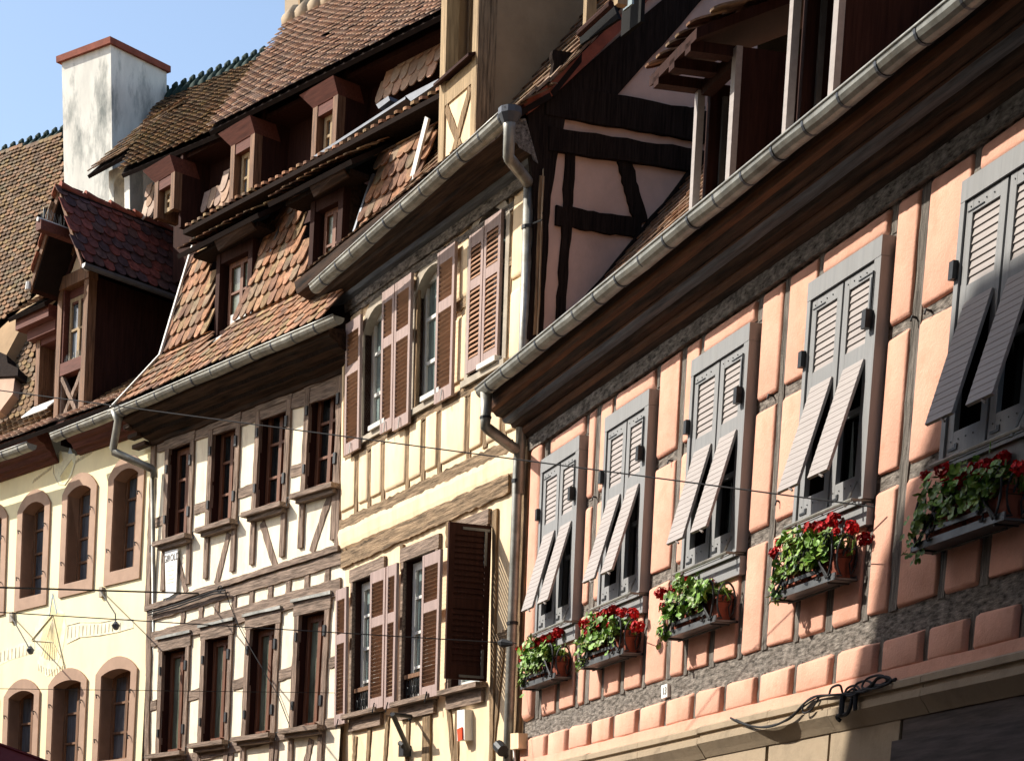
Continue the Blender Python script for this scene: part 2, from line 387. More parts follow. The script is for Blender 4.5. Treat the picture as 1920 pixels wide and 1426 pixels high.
def sash(parent, pl, u0, u1, v0, v1, h, cols=2, rows=3, fr='window_wood', gl='glass_grey', w=.05, bar=.022, name='window', curtain=False):
    m = MB()
    m.box(pl, u0, u0+w, v0, v1, h, h+.05); m.box(pl, u1-w, u1, v0, v1, h, h+.05)
    m.box(pl, u0+w, u1-w, v0, v0+w, h+.001, h+.049); m.box(pl, u0+w, u1-w, v1-w, v1, h+.001, h+.049)
    for i in range(1, cols):
        c = u0+(u1-u0)*i/cols; bw = .035 if (i*2 == cols) else bar/2; m.box(pl, c-bw, c+bw, v0+w, v1-w, h+.003, h+.047)
    for j in range(1, rows):
        c = v0+(v1-v0)*j/rows
        for i in range(cols):
            a = u0+(u1-u0)*i/cols+(w if i == 0 else .036 if i*2 == cols else bar/2); b = u0+(u1-u0)*(i+1)/cols-(w if i == cols-1 else .036 if (i+1)*2 == cols else bar/2)
            m.box(pl, a, b, c-bar/2, c+bar/2, h+.005, h+.045)
    o = m.build(name, fr, parent)
    g = MB(); g.box(pl, u0+w*.5, u1-w*.5, v0+w*.5, v1-w*.5, h+.012, h+.018); g.build('pane', gl, o)
    return o
def backing(mb, pl, u0, u1, v0, v1, h, mi=0):
    mb.add([pl.P(u0, v0, h), pl.P(u1, v0, h), pl.P(u1, v1, h), pl.P(u0, v1, h)], [[0, 1, 2, 3]], mi)
def archpts(u0, u1, vs, vt, n=10):
    """segmental arch from (u0,vs) up to crown vt and down to (u1,vs)"""
    w = (u1-u0)/2; r = vt-vs; R = (w*w+r*r)/(2*r); cu, cv = (u0+u1)/2, vt-R; a0 = math.asin(w/R)
    return [(cu+R*math.sin(-a0+2*a0*i/n), cv+R*math.cos(-a0+2*a0*i/n)) for i in range(n+1)]
def arched_surround(mb, pl, u0, u1, v0, vs, vt, fw, fb, h0, h1, ft=None, mi=0):
    """stone frame round an arched opening; the corner above the arch is closed to the rectangle"""
    ft = fw if ft is None else ft
    inn = archpts(u0, u1, vs, vt); out = archpts(u0-fw, u1+fw, vs+.03, vt+ft)
    ring = [(u0-fw, v0-fb)]+out+[(u1+fw, v0-fb)]; inr = [(u0, v0)]+inn+[(u1, v0)]
    n = len(ring)
    vs_ = [pl.P(*q, h1) for q in ring]+[pl.P(*q, h1) for q in inr]+[pl.P(*q, h0) for q in ring]+[pl.P(*q, -.28) for q in inr]
    fs = []
    for i in range(n-1): fs += [[i, i+1, n+i+1, n+i], [i, 2*n+i, 2*n+i+1, i+1], [n+i, n+i+1, 3*n+i+1, 3*n+i]]
    fs += [[0, n, 2*n-1, n-1], [0, n-1, 3*n-1, 2*n], [n, 3*n, 4*n-1, 2*n-1]]
    mb.add(vs_, fs, mi)
    mb.add([pl.P(*q, -.005) for q in inn]+[pl.P(u1, vt+.02, -.005), pl.P(u0, vt+.02, -.005)], [list(range(len(inn)+2))], mi)

# ================================================================ PINK HOUSE (plane D)
pink = thing('pink_house', 'pink plastered house with grey shutters propped open and flower boxes', 'house', D, D.P(-20.35, GROUND, 0))
WD = [(-19.80, -18.76), (-18.13, -17.13), (-16.27, -15.21), (-14.28, -13.24), (-12.28, -11.24)]
V0, V1 = 2.93, 4.49
m = MB()
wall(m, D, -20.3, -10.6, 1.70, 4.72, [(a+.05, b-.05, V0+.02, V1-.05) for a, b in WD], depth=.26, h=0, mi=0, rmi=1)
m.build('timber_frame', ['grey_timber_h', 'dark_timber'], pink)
m = MB()
posts = []
gaps = [(-20.3, -19.80), (-18.76, -18.13), (-17.13, -16.27), (-15.21, -14.28), (-13.24, -12.28)]
pcs = [(-19.94, -19.84), (-18.56, -18.44), (-16.66, -16.56), (-14.83, -14.74), (-12.92, -12.81)]
for (a, b) in pcs: m.strip(D, ((a, 2.18), (a, 4.70)), ((b, 2.18), (b, 4.70)), -.02, .010, 26, .007)
for a, b in WD:
    for c in ((a-.02, a+.05), (b-.05, b+.035)):
        m.strip(D, ((c[0], V1+.02), (c[0], 4.70)), ((c[1], V1+.02), (c[1], 4.70)), -.02, .009, 6, .004)
        m.strip(D, ((c[0], 2.17), (c[0], 2.95)), ((c[1], 2.17), (c[1], 2.95)), -.02, .009, 12, .006)
    c = (a+b)/2; m.strip(D, ((c-.05, 2.17), (c-.05, 2.95)), ((c+.05, 2.17), (c+.05, 2.95)), -.02, .009, 12, .006)
SP = [-19.48, -18.9, -18.3, -17.74, -17.15, -16.58, -15.98, -15.4, -14.8, -14.2, -13.59, -12.95, -12.36, -11.82, -11.26]
for c in SP: m.strip(D, ((c-.05, 1.72), (c-.05, 2.02)), ((c+.05, 1.72), (c+.05, 2.02)), -.02, .009, 6, .005)
m.each('post', 'grey_timber_v', pink)
# the iron pegs left in the rails
m = MB()
for x, y in ((1746, 583), (1450, 742), (1720, 596), (1465, 940), (1262, 864), (1120, 932)):
    q = D.p(x, y, 0); m.tube([q, q+D.N*.05+D.U*.02, q+D.N*.055+D.U*.02-Z3*.03], .008, 5)
m.each('nail', 'iron', pink)
# plaster infill
m = MB()
def pan(a, b, c, d, H=.030, r=.024): m.pillow(D, a, b, c, d, -.004, H, r)
cols = [(-18.72, -18.57), (-18.43, -18.15), (-17.09, -16.67), (-16.55, -16.29), (-15.17, -14.84), (-14.73, -14.30), (-13.20, -12.93), (-12.80, -12.31), (-11.20, -10.9)]
for a, b in cols:
    pan(a, b, 3.955, 4.665); pan(a, b, 3.055, 3.87); pan(a, b, 2.19, 2.95)
pan(-20.26, -19.96, 2.19, 4.69, .06, .06)
for a, b in WD:
    pan(a+.07, b-.07, V1+.03, 4.665, .04, .034)
    c = (a+b)/2
    pan(a+.07, c-.06, 2.19, 2.80); pan(c+.06, b-.07, 2.19, 2.80)
E_ = [-20.26]+SP+[-10.7]
for i in range(len(E_)-1):
    a, b = E_[i]+(.055 if i else 0), E_[i+1]-.055
    pan(a, b, 1.795 if i > 1 else 1.70, 2.005, .055, .025)
m.each('plaster_panel', 'pink_plaster', pink, smooth=True)
m = MB(); m.profile(D, [(0, 1.80), (.052, 1.802), (.056, 1.70)], -20.26, -10.7, n=40, wob=.004)
m.build('plaster_band', 'pink_plaster', pink, smooth=True)
# lower wall, ledge
m = MB()
m.box(D, -20.3, -14.6, GROUND, 1.56, -.02, .03, 0); m.box(D, -14.55, -13.6, GROUND, 1.56, -.02, .028, 0); m.box(D, -13.56, -12.6, GROUND, 1.56, -.02, .031, 0)
m.box(D, -12.56, -10.6, GROUND, 1.56, -.02, .029, 1)
m.box(D, -12.2, -10.6, 1.0, 1.30, .03, .30, 2); m.box(D, -12.5, -10.6, .9, .98, .03, .34, 1)
m.build('ground_floor_wall', ['ledge_stone', 'board_dark', 'board_dark'], pink)
m = MB()
u = -20.28
while u < -10.7:
    w = random.uniform(.9, 1.35); e = min(u+w, -10.65); o = random.uniform(-.004, .004)
    m.profile(D, [(0, 1.725+o), (.10, 1.715+o), (.125, 1.70+o), (.125, 1.66+o), (.10, 1.655+o), (.10, 1.63+o), (.12, 1.625+o), (.12, 1.58+o), (.07, 1.52+o), (.04, 1.48+o), (0, 1.48+o)], u, e-.006)
    u = e
m.build('stone_ledge', 'ledge_stone', pink)
# cornice
m = MB()
m.strip(D, ((-20.32, 4.86), (-10.6, 4.86)), ((-20.32, 4.68), (-10.6, 4.68)), -.02, .05, 160, .004, 0)
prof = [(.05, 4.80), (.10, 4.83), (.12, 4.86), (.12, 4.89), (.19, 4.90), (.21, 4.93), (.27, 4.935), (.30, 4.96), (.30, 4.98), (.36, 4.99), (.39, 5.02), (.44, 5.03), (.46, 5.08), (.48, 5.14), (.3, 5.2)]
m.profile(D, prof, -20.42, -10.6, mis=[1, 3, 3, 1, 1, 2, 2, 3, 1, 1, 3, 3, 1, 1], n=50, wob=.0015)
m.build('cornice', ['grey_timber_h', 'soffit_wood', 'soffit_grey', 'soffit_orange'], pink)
gutter(pink, D, (-20.25, 5.17, .56), (-10.7, 5.13, .56), r=.078, step=.47)
# window bays
def pink_window(u0, u1, k):
    m = MB(); J = .075
    m.box(D, u0, u0+J-.025, V0, V1-.12, .0, .095); m.box(D, u1-J-.015, u1, V0, V1-.12, .0, .095)
    m.box(D, u0, u1, V1-.118, V1, .0, .097); m.box(D, u0+J, u1-J, V0, V0+.035, 0, .09)
    m.box(D, u0-.005, u1+.005, V0-.16, V0-.03, 0, .06)
    m.box(D, u0+.03, u1-.03, V0-.025, V0-.004, .0, .085)
    # inner frame and half-open casement far in the opening
    m.box(D, u0+J, u0+J+.05, V0+.03, V1-.12, -.2, -.15); m.box(D, u1-J-.05, u1-J, V0+.03, V1-.12, -.2, -.15)
    m.box(D, u0+J+.05, u1-J-.05, V0+.03, V0+.08, -.2, -.15); m.box(D, u0+J+.05, u1-J-.05, 3.60, 3.64, -.2, -.15)
    m.box(D, (u0+u1)/2-.035, (u0+u1)/2+.035, V0+.08, V1-.12, -.19, -.14)
    w = m.build('window', 'grey_paint', pink)
    g = MB(); g.box(D, u0+J, u1-J, V0, V1-.1, -.19, -.18); g.build('pane', 'glass_dark', w)
    g = MB()
    g.tube([D.P(u0+.02, V0-.01, .16), D.P(u1-.02, V0-.01, .16)], .012, 6)
    for uu in (u0+.02, u1-.02): g.tube([D.P(uu, V0-.01, .02), D.P(uu, V0-.01, .16)], .009, 5)
    g.tube([D.P(u1-.1, V0+.12, .1), D.P(u1-.1, V0-.04, .17)], .01, 5)
    g.each('rail', 'zinc', w)
    mid = (u0+u1)/2
    for a, b in ((u0+J-.02, mid-.022), (mid+.006, u1-J-.02)):
        st = .07; m = MB(); h = .045; t = .035
        m.box(D, a, a+st, V0+.04, V1-.125, h, h+t); m.box(D, b-st, b, V0+.04, V1-.125, h, h+t)
        m.box(D, a+st, b-st, V1-.20, V1-.125, h+.001, h+t-.001); m.box(D, a+st, b-st, 3.80, 3.90, h+.001, h+t-.001)
        m.box(D, a+st, b-st, V0+.04, V0+.165, h+.001, h+t-.001)
        n = 9; z0, z1 = 3.90, V1-.20
        for i in range(n):
            v = z0+(z1-z0)*(i+.5)/n; s_ = (z1-z0)/n
            m.prism([D.P(a+st, v-s_*.5, h+t*.55), D.P(b-st, v-s_*.5, h+t*.55), D.P(b-st, v+s_*.46, h+.010), D.P(a+st, v+s_*.46, h+.010)], D.N*.007+D.V*.002, 1)
        lf = m.build('shutter', ['grey_paint', 'warm_grey_paint'], pink)
        if a < mid:
            hp = MB(); hp.tube([D.P(a-.03, 4.02, .09), D.P(a-.09, 4.02, .1)], .018, 6); hp.box(D, a-.07, a-.02, 3.96, 4.06, .07, .13)
        else:
            hp = MB(); hp.box(D, b-.01, b+.045, 3.96, 4.07, .1, .15); hp.box(D, b-.012, b-.004, 4.07, 4.27, .082, .1); hp.box(D, b+.02, b+.026, 4.07, 4.3, .098, .11)
        hp.box(D, a+.03, a+.13, V0+.06, V0+.075, h+t, h+t+.006); hp.box(D, a+.10, a+.13, V0+.075, V0+.095, h+t, h+t+.006)
        hp.box(D, b-.22 if a > mid else a+.02, b-.03 if a > mid else a+.20, V1-.186, V1-.180, h+t, h+t+.005)
        for q in range(4):
            c = D.P(a+.05+q*.085, V1-.163, h+t); hp.tube([c, c+D.N*.004], .005, 5)
            c = D.P(a+.05+q*.085, V0+.115, h+t); hp.tube([c, c+D.N*.004], .005, 5)
        hp.each('hinge', 'iron', lf)
        # the flap swung out
        f = MB(); vt, ht, vb, hb = 3.80, h+t+.004, 3.115, (.28 if a < mid else .285)+.008*(k % 2)
        n = 17; A0 = np.array([ht, vt]); B0 = np.array([hb, vb]); dd = (B0-A0); L = np.linalg.norm(dd); d = dd/L; pn = np.array([-d[1], d[0]])
        if pn[0] < 0: pn = -pn
        pr = []
        for i in range(n):
            s0 = L*i/n; s1 = L*(i+1)/n
            pr += [A0+d*(s0+.0)+pn*.008, A0+d*(s1-.003)+pn*.0105]
        pr += [A0+d*L-pn*.012, A0-pn*.012]
        f.profile(D, [(q[0], q[1]) for q in pr], a+.085, b-.05)
        f.add([D.P(a+.085, A0[1], A0[0]-.012), D.P(b-.05, A0[1], A0[0]-.012), D.P(b-.05, B0[1], B0[0]-.012), D.P(a+.085, B0[1], B0[0]-.012)], [[0, 1, 2, 3]])
        f.tube([D.P((a+b)/2+.04, vb+.0, hb-.0), D.P((a+b)/2+.07, vb-.02, hb-.01)], .009, 5)
        f.build('flap', 'warm_grey_paint', lf)
for k, (a, b) in enumerate(WD): pink_window(a, b, k)
# downpipe
pg = D.p(940, 772, .5); el = D.p(925, 800, .5)
def bez(pts, n=6):
    o = []
    for i in range(len(pts)-1):
        for k in range(n): o.append(np.array(pts[i])*(1-k/n)+np.array(pts[i+1])*k/n)
    return o+[np.array(pts[-1])]
m = MB()
top = D.P(-20.13, 5.12, .56)
e1 = np.array(D.P(-20.13, 4.82, .56)); e2 = D.p(972, 846, .13)
bot = e2.copy(); bot[2] = GROUND
m.tube([top, e1+Z3*.06, e1, e1+(e2-e1)*.08, e1+(e2-e1)*.85, e2, e2-Z3*.08, bot], [.06, .05, .05, .05, .05, .05, .05, .05], 14)
dp = m.build('downpipe', 'zinc', pink, smooth=True)
m = MB()
for z in (-.25, -1.55, -3.2): m.tube([e2+Z3*z, e2+Z3*(z-.03)], .058, 12)
m.tube([e1+Z3*.09, e1+Z3*.07], .058, 12)
m.each('pipe_clip', 'iron', dp)
# roof slope, above the gutter
m = MB()
bl, br = D.P(-20.45, 5.17, .47), D.P(-10.6, 5.17, .47); ml, mr = D.P(-20.45, 5.46, .0), D.P(-10.6, 5.46, 0)
tl, tr = D.P(-20.3, 9.3, -3.4), D.P(-10.6, 9.3, -3.4)
D1 = [(1288, 425), (1300, 0), (1420, -100), (1420, 330), (1360, 372)]; D2 = [(1460, 292), (1470, -60), (1640, -80), (1640, 140), (1548, 210)]
tnt = [(1, 1, 1), (1.15, .95, .85), (.85, .8, .8), (1, .9, .8)]
tiles(m, bl, br, mr, ml, sw=.165, sv=.14, tints=tnt, deck=True)
tiles(m, ml, mr, D.P(-10.6, 7.2, -1.55), D.P(-20.45, 7.2, -1.55), sw=.165, sv=.15, tints=tnt, deck=True)
m.prism([D.P(-20.3, 7.1, -1.6), D.P(-10.6, 7.1, -1.6), tr, tl], -D.N*.1, 1)
m.build('roof', ['tile_red', 'roof_deck'], pink)
m = MB(); volume(m, D, -20.3, -10.6, GROUND, 5.2, 0, -6.8); m.prism([D.P(-10.6, 5.2, 0.2), D.P(-10.6, 9.3, -3.4), D.P(-10.6, 5.2, -7)], D.U*.05)
m.prism([tl, tr, D.P(-10.6, 5.2, -7), D.P(-20.3, 5.2, -7)], Z3*.05)
m.build('rear_wall', 'shade_plaster', pink)
# dormers of the pink house
def pink_dormer(u0, u1, vb, vt, hf, back):
    m = MB()
    m.box(D, u0, u0+.06, vb, vt, hf-.06, hf, 0)
    m.box(D, u1-.075, u1, vb, vt, hf-.05, hf, 0)
    m.box(D, u0+.10, u1-.11, vt-.1, vt, hf-.1, hf-.01, 1)
    m.box(D, u1-.075, u1-.012, vb+.02, vt, hf-back, hf-.05, 1)        # right cheek
    m.box(D, u0+.012, u0+.075, vb+.02, vt, hf-back, hf-.10, 1)
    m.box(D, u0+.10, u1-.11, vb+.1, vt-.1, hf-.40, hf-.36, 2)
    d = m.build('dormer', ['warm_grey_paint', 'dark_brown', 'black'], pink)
    s_ = MB(); s_.prism([D.P(u0-.02, vb-.02, hf+.11), D.P(u1+.02, vb-.02, hf+.11), D.P(u1-.0, vb+.1, hf-.04), D.P(u0-.0, vb+.1, hf-.04)], -Z3*.02)
    s_.build('sill', 'white_metal', d)
    w = MB(); w.box(D, u1-.17, u1-.13, vb+.1, vt-.1, hf-.22, hf-.18); w.box(D, u0+.11, u0+.14, vb+.1, vt-.1, hf-.22, hf-.18); w.each('casement', 'rack_metal', d)
    r = MB()
    r.prism([D.P(u0-.10, vt+.06, hf+.34), D.P(u0+.78, vt+.06, hf+.34), D.P(u0+.78, vt+.75, hf-1.3), D.P(u0-.10, vt+.75, hf-1.3)], -Z3*.07, 1)
    for i in range(3): r.box(D, u0-.02+i*.3, u0+.08+i*.3, vt-.05, vt+.02, hf-.1, hf+.34, 1)
    tiles(r, D.P(u0-.14, vt+.08, hf+.38), D.P(u0+.80, vt+.08, hf+.38), D.P(u0+.80, vt+.76, hf-1.25), D.P(u0-.14, vt+.8, hf-1.2), sw=.165, sv=.15, tints=tnt, deck=False)
    r.build('dormer_roof', ['tile_red', 'dark_brown'], d)
a0 = D.uv(1290, 420, .14)[0]; a1 = D.uv(1366, 352, .14)[0]
pink_dormer(a0, a1, 5.46, 6.42, .14, 1.6)
a0 = D.uv(1463, 285, .14)[0]; a1 = D.uv(1560, 190, .14)[0]
pink_dormer(a0, a1, 5.44, 6.75, .14, 1.6)
# ================================================================ CREAM HOUSE (plane C)
cream = thing('cream_house', 'cream half-timbered house with brown louvred shutters beside the pink house', 'house', C, C.P(-4.95, GROUND, 0))
UL, UR = -4.95, -.02
def rect(pl, x0, y0, x1, y1, h=0):
    a = pl.uv(x0, y0, h); b = pl.uv(x1, y1, h); return a[0], b[0], b[1], a[1]
# openings (u0,u1,v0,v1)
AW = [(-4.27, -3.45, 3.20, 4.46), (-2.86, -2.02, 3.20, 4.48), (-1.50, -.72, 3.20, 4.62)]
LW = [(-4.46, -3.62, .20, 1.68), (-3.00, -2.16, .20, 1.68), (-1.75, -.98, .20, 1.72)]
m = MB()
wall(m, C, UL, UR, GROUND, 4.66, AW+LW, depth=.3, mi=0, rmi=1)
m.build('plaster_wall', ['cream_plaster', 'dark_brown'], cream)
m = MB()
# plaster fields between the posts, slightly proud
VB1 = 2.44; zones = []
ptop = [(672, 846, 668, 960), (695, 843, 693, 946), (721, 828, 719, 934), (767, 786, 765, 913), (797, 791, 794, 898), (827, 752, 825, 885), (881, 729, 880, 856), (912, 723, 911, 835), (948, 712, 946, 828)]
pu = [C.uv(a, b)[0] for a, b, c, d in ptop]
ee = [UL]+pu+[UR]
for i in range(len(ee)-1): m.pillow(C, ee[i]+.055, ee[i+1]-.045, 2.50, 3.06, -.003, .030, .035)
m.pillow(C, -1.9, -1.55, 3.98, 4.58, -.003, .03, .04); m.pillow(C, -1.9, -1.55, 3.20, 3.82, -.003, .03, .04)
m.pillow(C, -3.33, -2.86, 3.98, 4.58, -.003, .03, .04); m.pillow(C, -4.80, -4.36, 3.98, 4.55, -.003, .03, .04)
m.pillow(C, -.60, -.22, 3.86, 4.58, -.003, .03, .04); m.pillow(C, -.60, -.22, 3.15, 3.76, -.003, .03, .04)
n = 16
m.profile(C, [(0, 2.34), (.03, 2.31), (.038, 2.26), (.036, 2.15), (.028, 2.10), (0, 2.07)], -4.93, -.06, n=60, wob=.007)
m.each('plaster_panel', 'cream_plaster', cream, smooth=True)
m = MB()
for a, b, c, d in ptop: m.beam(C, (a, b), (c, d+4), .095, mi=0, h1=.012, n=12)
m.beam(C, (-.12, GROUND), (-.12, 4.6), .16, uv=True, n=40, jit=.012, mi=0, h1=.035)
for u in (-4.82,): m.beam(C, (u, 3.1), (u, 4.6), .1, uv=True, h1=.012)
for u in (-3.36, -2.84, -1.9, -1.56, -.66): m.beam(C, (u, 3.12), (u, 4.6), .085, uv=True, h1=.012)
# lower floor posts
for a, b, c, d in ((642, 1360, 638, 1440), (668, 1379, 664, 1440), (696, 1345, 690, 1440), (729, 1340, 722, 1440), (768, 1330, 764, 1440), (859, 1330, 857, 1440)):
    m.beam(C, (a, b), (c, d), .09, n=10)
m.beam(C, (804, 1312), (802, 1440), .2, n=12, h1=.03)
m.beam(C, (839, 1277), (853, 1440), .09, n=12); m.beam(C, (948, 1180), (926, 1395), .08, n=12)
m.beam(C, (932, 955), (924, 1440), .085, n=20, h1=.03)
m.beam(C, (727, 1062), (727, 1075), .07); m.beam(C, (650, 1010), (648, 1040), .07)
for x, y in ((716, 1062), (757, 1040), (843, 995)): m.beam(C, (x, y-18), (x, y+30), .075, n=5, h1=.03)
m.each('post', 'tan_timber_v', cream)
m = MB()
m.beamq(C, (640, 977), (962, 822), (962, 852), (640, 1000), n=60, jit=.012, h1=.03)
m.beamq(C, (642, 1036), (959, 886), (958, 925), (643, 1066), n=60, jit=.012, h1=.035)
m.beamq(C, (650, 853), (770, 789), (771, 803), (651, 868), n=30, jit=.010, h1=.022)
m.beamq(C, (763, 790), (862, 737), (862, 752), (763, 806), n=30, jit=.010, h1=.022)
m.beamq(C, (862, 735), (962, 690), (962, 706), (862, 750), n=30, jit=.010, h1=.022)
m.beamq(C, (852, 575), (888, 548), (888, 566), (852, 592), n=8, h1=.022)
m.beamq(C, (957, 485), (990, 468), (990, 486), (957, 502), n=8, h1=.022)
m.beamq(C, (660, 592), (968, 392), (968, 378), (660, 576), n=40, jit=.006, h1=.03, mi=1)
m.beamq(C, (926, 1190), (962, 1180), (962, 1196), (926, 1208), n=8, h1=.022)
m.each('beam', ['tan_timber_h', 'grey_timber_h'], cream)
# eaves
m = MB()
m.strip(C, ((UL-.0, 4.78), (UR-.05, 4.78)), ((UL-.0, 4.60), (UR-.05, 4.60)), -.02, .05, 60, .004, 0)
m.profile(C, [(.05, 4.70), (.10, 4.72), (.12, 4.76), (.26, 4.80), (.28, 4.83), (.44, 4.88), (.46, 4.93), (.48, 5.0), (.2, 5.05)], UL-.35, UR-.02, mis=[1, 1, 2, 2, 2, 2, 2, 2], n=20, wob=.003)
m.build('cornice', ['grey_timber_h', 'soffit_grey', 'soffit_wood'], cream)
a = C.uv(592, 534, .55); b = C.uv(962, 204, .55)
gutter(cream, C, (a[0], a[1]-.01, .55), (b[0], b[1]-.0, .55), r=.08, step=.43)
m = MB()
pt = C.P(b[0]-.06, b[1]-.05, .55); p2 = pt-Z3*.32; p3 = C.p(992, 345, .10); p4 = C.p(974, 905, .10); p5 = p4.copy(); p5[2] = D.P(0, 4.3, 0)[2]
path = [pt, pt-Z3*.1, p2]
for k in range(1, 9):
    t = k/9; e = t*t*(3-2*t); q = p2+(p3-p2)*e; q[2] = p2[2]+(p3[2]-p2[2])*t; path.append(q)
path += [p3, (p3+p5)/2, p5]
m.tube(path, [.075, .055]+[.052]*(len(path)-2), 14)
dp = m.build('downpipe', 'zinc', cream, smooth=True)
q = MB(); q.tube([pt+Z3*.07, pt+Z3*.02, pt-Z3*.05], [.11, .11, .07], 10); q.build('hopper', 'zinc_dark', dp)
q = MB()
for z in (.35, 1.6): q.tube([p3-Z3*z, p3-Z3*(z+.03)], .06, 12); q.tube([p3-Z3*z, p3-Z3*z+C.U*.2-C.N*.05], .008, 5)
q.build('pipe_clip', 'iron', dp)
# arched upper windows
def cream_arch(u0, u1, v0, v1, closed=False):
    m = MB(); arched_surround(m, C, u0, u1, v0, v1-.20, v1, .08, .02, -.01, .028, ft=.12)
    m.box(C, u0-.1, u1+.1, v0-.08, v0-.021, -.01, .06)
    w = m.build('window_surround', 'grey_stone', cream)
    s_ = sash(cream, C, u0, u1, v0, v1, -.13, cols=2, rows=3, fr='white_paint', gl='glass_pale', w=.085, bar=.035)
    q = MB(); q.box(C, u0+.35, u1-.02, v0-.018, v0+.03, -.1, .10); q.build('sill', 'white_metal', s_)
for r_ in AW: cream_arch(*r_)
Z = lambda a, b: [(a+.12, a+(b-a)*.60), (a+(b-a)*.67, b-.12)]
def leafpx(tlx, tly, brx, bry, h, **k):
    a = C.uv(tlx, tly, h); b = C.uv(brx, bry, h); return louvre_leaf(cream, C, a[0], b[0]+k.pop('du', 0), b[1], a[1], h, Z(b[1], a[1]), **k)
for u0, u1, v0, v1 in [(-4.62, -4.19, 3.06, 4.44), (-3.58, -3.25, 3.08, 4.50), (-3.23, -2.81, 3.04, 4.50), (-2.15, -1.73, 3.08, 4.50)]:
    lf = louvre_leaf(cream, C, u0, u1, v0, v1, .065, Z(v0, v1), stile=.05, slat=.042, tilt=-.02)
    q = MB(); q.tube([C.P((u0+u1)/2, v0+.10, .11), C.P((u0+u1)/2+.01, v0-.02, .13)], .008, 5); q.build('catch', 'white_metal', lf)
for u0, u1, v0, v1 in [(-1.47, -1.14, 3.22, 4.48), (-1.12, -.76, 3.20, 4.52)]:
    louvre_leaf(cream, C, u0, u1, v0, v1, .03, Z(v0, v1), stile=.05, slat=.045)
# lower windows
for i, (u0, u1, v0, v1) in enumerate(LW):
    m = MB(); m.box(C, u0-.09, u1+.09, v1+.0, v1+.14, -.01, .04); m.box(C, u0-.06, u0, v0, v1, -.01, .035); m.box(C, u1, u1+.06, v0, v1, -.01, .035)
    m.build('window_frame', 'brown_timber_h', cream)
    s_ = sash(cream, C, u0+.02, u1-.02, v0, v1-.02, -.13, cols=2, rows=4, fr='white_paint', gl='glass_pale', w=.08, bar=.03)
    q = MB(); q.box(C, u0-.06, u1+.12, v0-.05, v0, -.05, .14); q.box(C, u0-.02, u1+.08, v0-.19, v0-.055, -.01, .05); q.build('sill', 'brown_timber_h', s_)
    if i < 2:
        q = MB()   # cast-iron guard
        for k in range(12):
            uu = u0+.04+(u1-u0-.08)*k/11; q.tube([C.P(uu, v0+.01, -.03), C.P(uu+.02*math.sin(k*2), v0+.13, -.02), C.P(uu, v0+.24, -.03)], .007, 5)
            c = C.P(uu, v0+.12, -.03); q.tube([c+C.U*.03*math.cos(t)+C.V*.045*math.sin(t) for t in np.linspace(0, 6.28, 9)], .006, 5)
        q.box(C, u0, u1, v0+.245, v0+.29, -.06, 0, 1); q.build('guard_rail', ['iron', 'dormer_wood'], s_)
for u0, u1, v0, v1 in [(-4.76, -4.43, .10, 1.62), (-3.72, -3.29, .18, 1.66), (-3.26, -2.98, .15, 1.66), (-2.29, -1.84, .16, 1.62)]:
    lf = louvre_leaf(cream, C, u0, u1, v0, v1, .09, Z(v0, v1), stile=.05, slat=.042, tilt=-.02)
    q = MB(); q.tube([C.P((u0+u1)/2, v0+.06, .14), C.P((u0+u1)/2+.01, v0-.05, .17)], .008, 5); q.build('catch', 'iron', lf)
# the leaf standing square to the wall; dark brown stands in for its shade
hu = C.uv(921, 985, .03)[0]
PL = Pl(C.P(hu, 0, .52), -C.N, (0, 0, 1.))
lf = louvre_leaf(cream, PL, 0, .48, .20, 1.68, 0, [(.33, .88), (.97, 1.57)], stile=.065, slat=.055, mf='dark_brown', ms='dark_brown', tilt=.02, cover=.52)
lf['label'] = 'shutter swung open square to the wall, its shade put into dark colour'
q = MB(); q.box(PL, .15, .46, 1.62, 1.645, .036, .045); q.box(PL, .40, .43, 1.3, 1.62, .036, .045); q.box(PL, .15, .44, .22, .245, .036, .045); q.box(PL, .40, .43, .245, .5, .036, .045); q.each('hinge', 'rack_metal', lf)
# gable wall facing the camera, plane G
m = MB()
m.px(G, [(1003, 760), (1003, 250), (985, 205), (1060, 130), (1105, 85), (1235, -60), (1420, -130), (1420, 400), (1300, 400), (1200, 480)], -.12, 0, 0)
m.build('gable_wall', ['pink_gable'], cream)
gb = MB()
def gbm(a, b, w, h1=.03, j=.01): gb.beam(G, a, b, w, -.02, h1, 14, j)
gbm((1018, 300), (1000, 640), .16, .04); gbm((1068, 290), (1050, 600), .10)
gbm((1165, 290), (1200, 420), .15); gbm((1020, 190), (1420, 256), .26, .05); gbm((1025, 262), (1420, 322), .19, .055)
gbm((1068, 225), (1320, 205), .02); gbm((1095, 205), (1320, 250), .18, .045)
gbm((1040, 405), (1200, 430), .17, .035); gbm((1060, 215), (1060, 100), .3, .04)
gbm((1000, 700), (1320, 310), .17, .045)
gb.strip(G, (G.uv(1020, 190), G.uv(1345, -90)), (G.uv(1150, 186), G.uv(1325, -10)), -.02, .04, 10, .008)
gb.strip(G, (G.uv(985, 200), G.uv(1000, 420)), (G.uv(1062, 190), G.uv(1020, 420)), -.02, .038, 8, .006)
gb.each('gable_timber', 'dark_timber', cream)
m = MB()   # verge: bargeboard and tiles along the roof edge
gv = [G.uv(*q) for q in ((972, 200), (1020, 165), (1095, 95), (1150, 40), (1300, -130))]
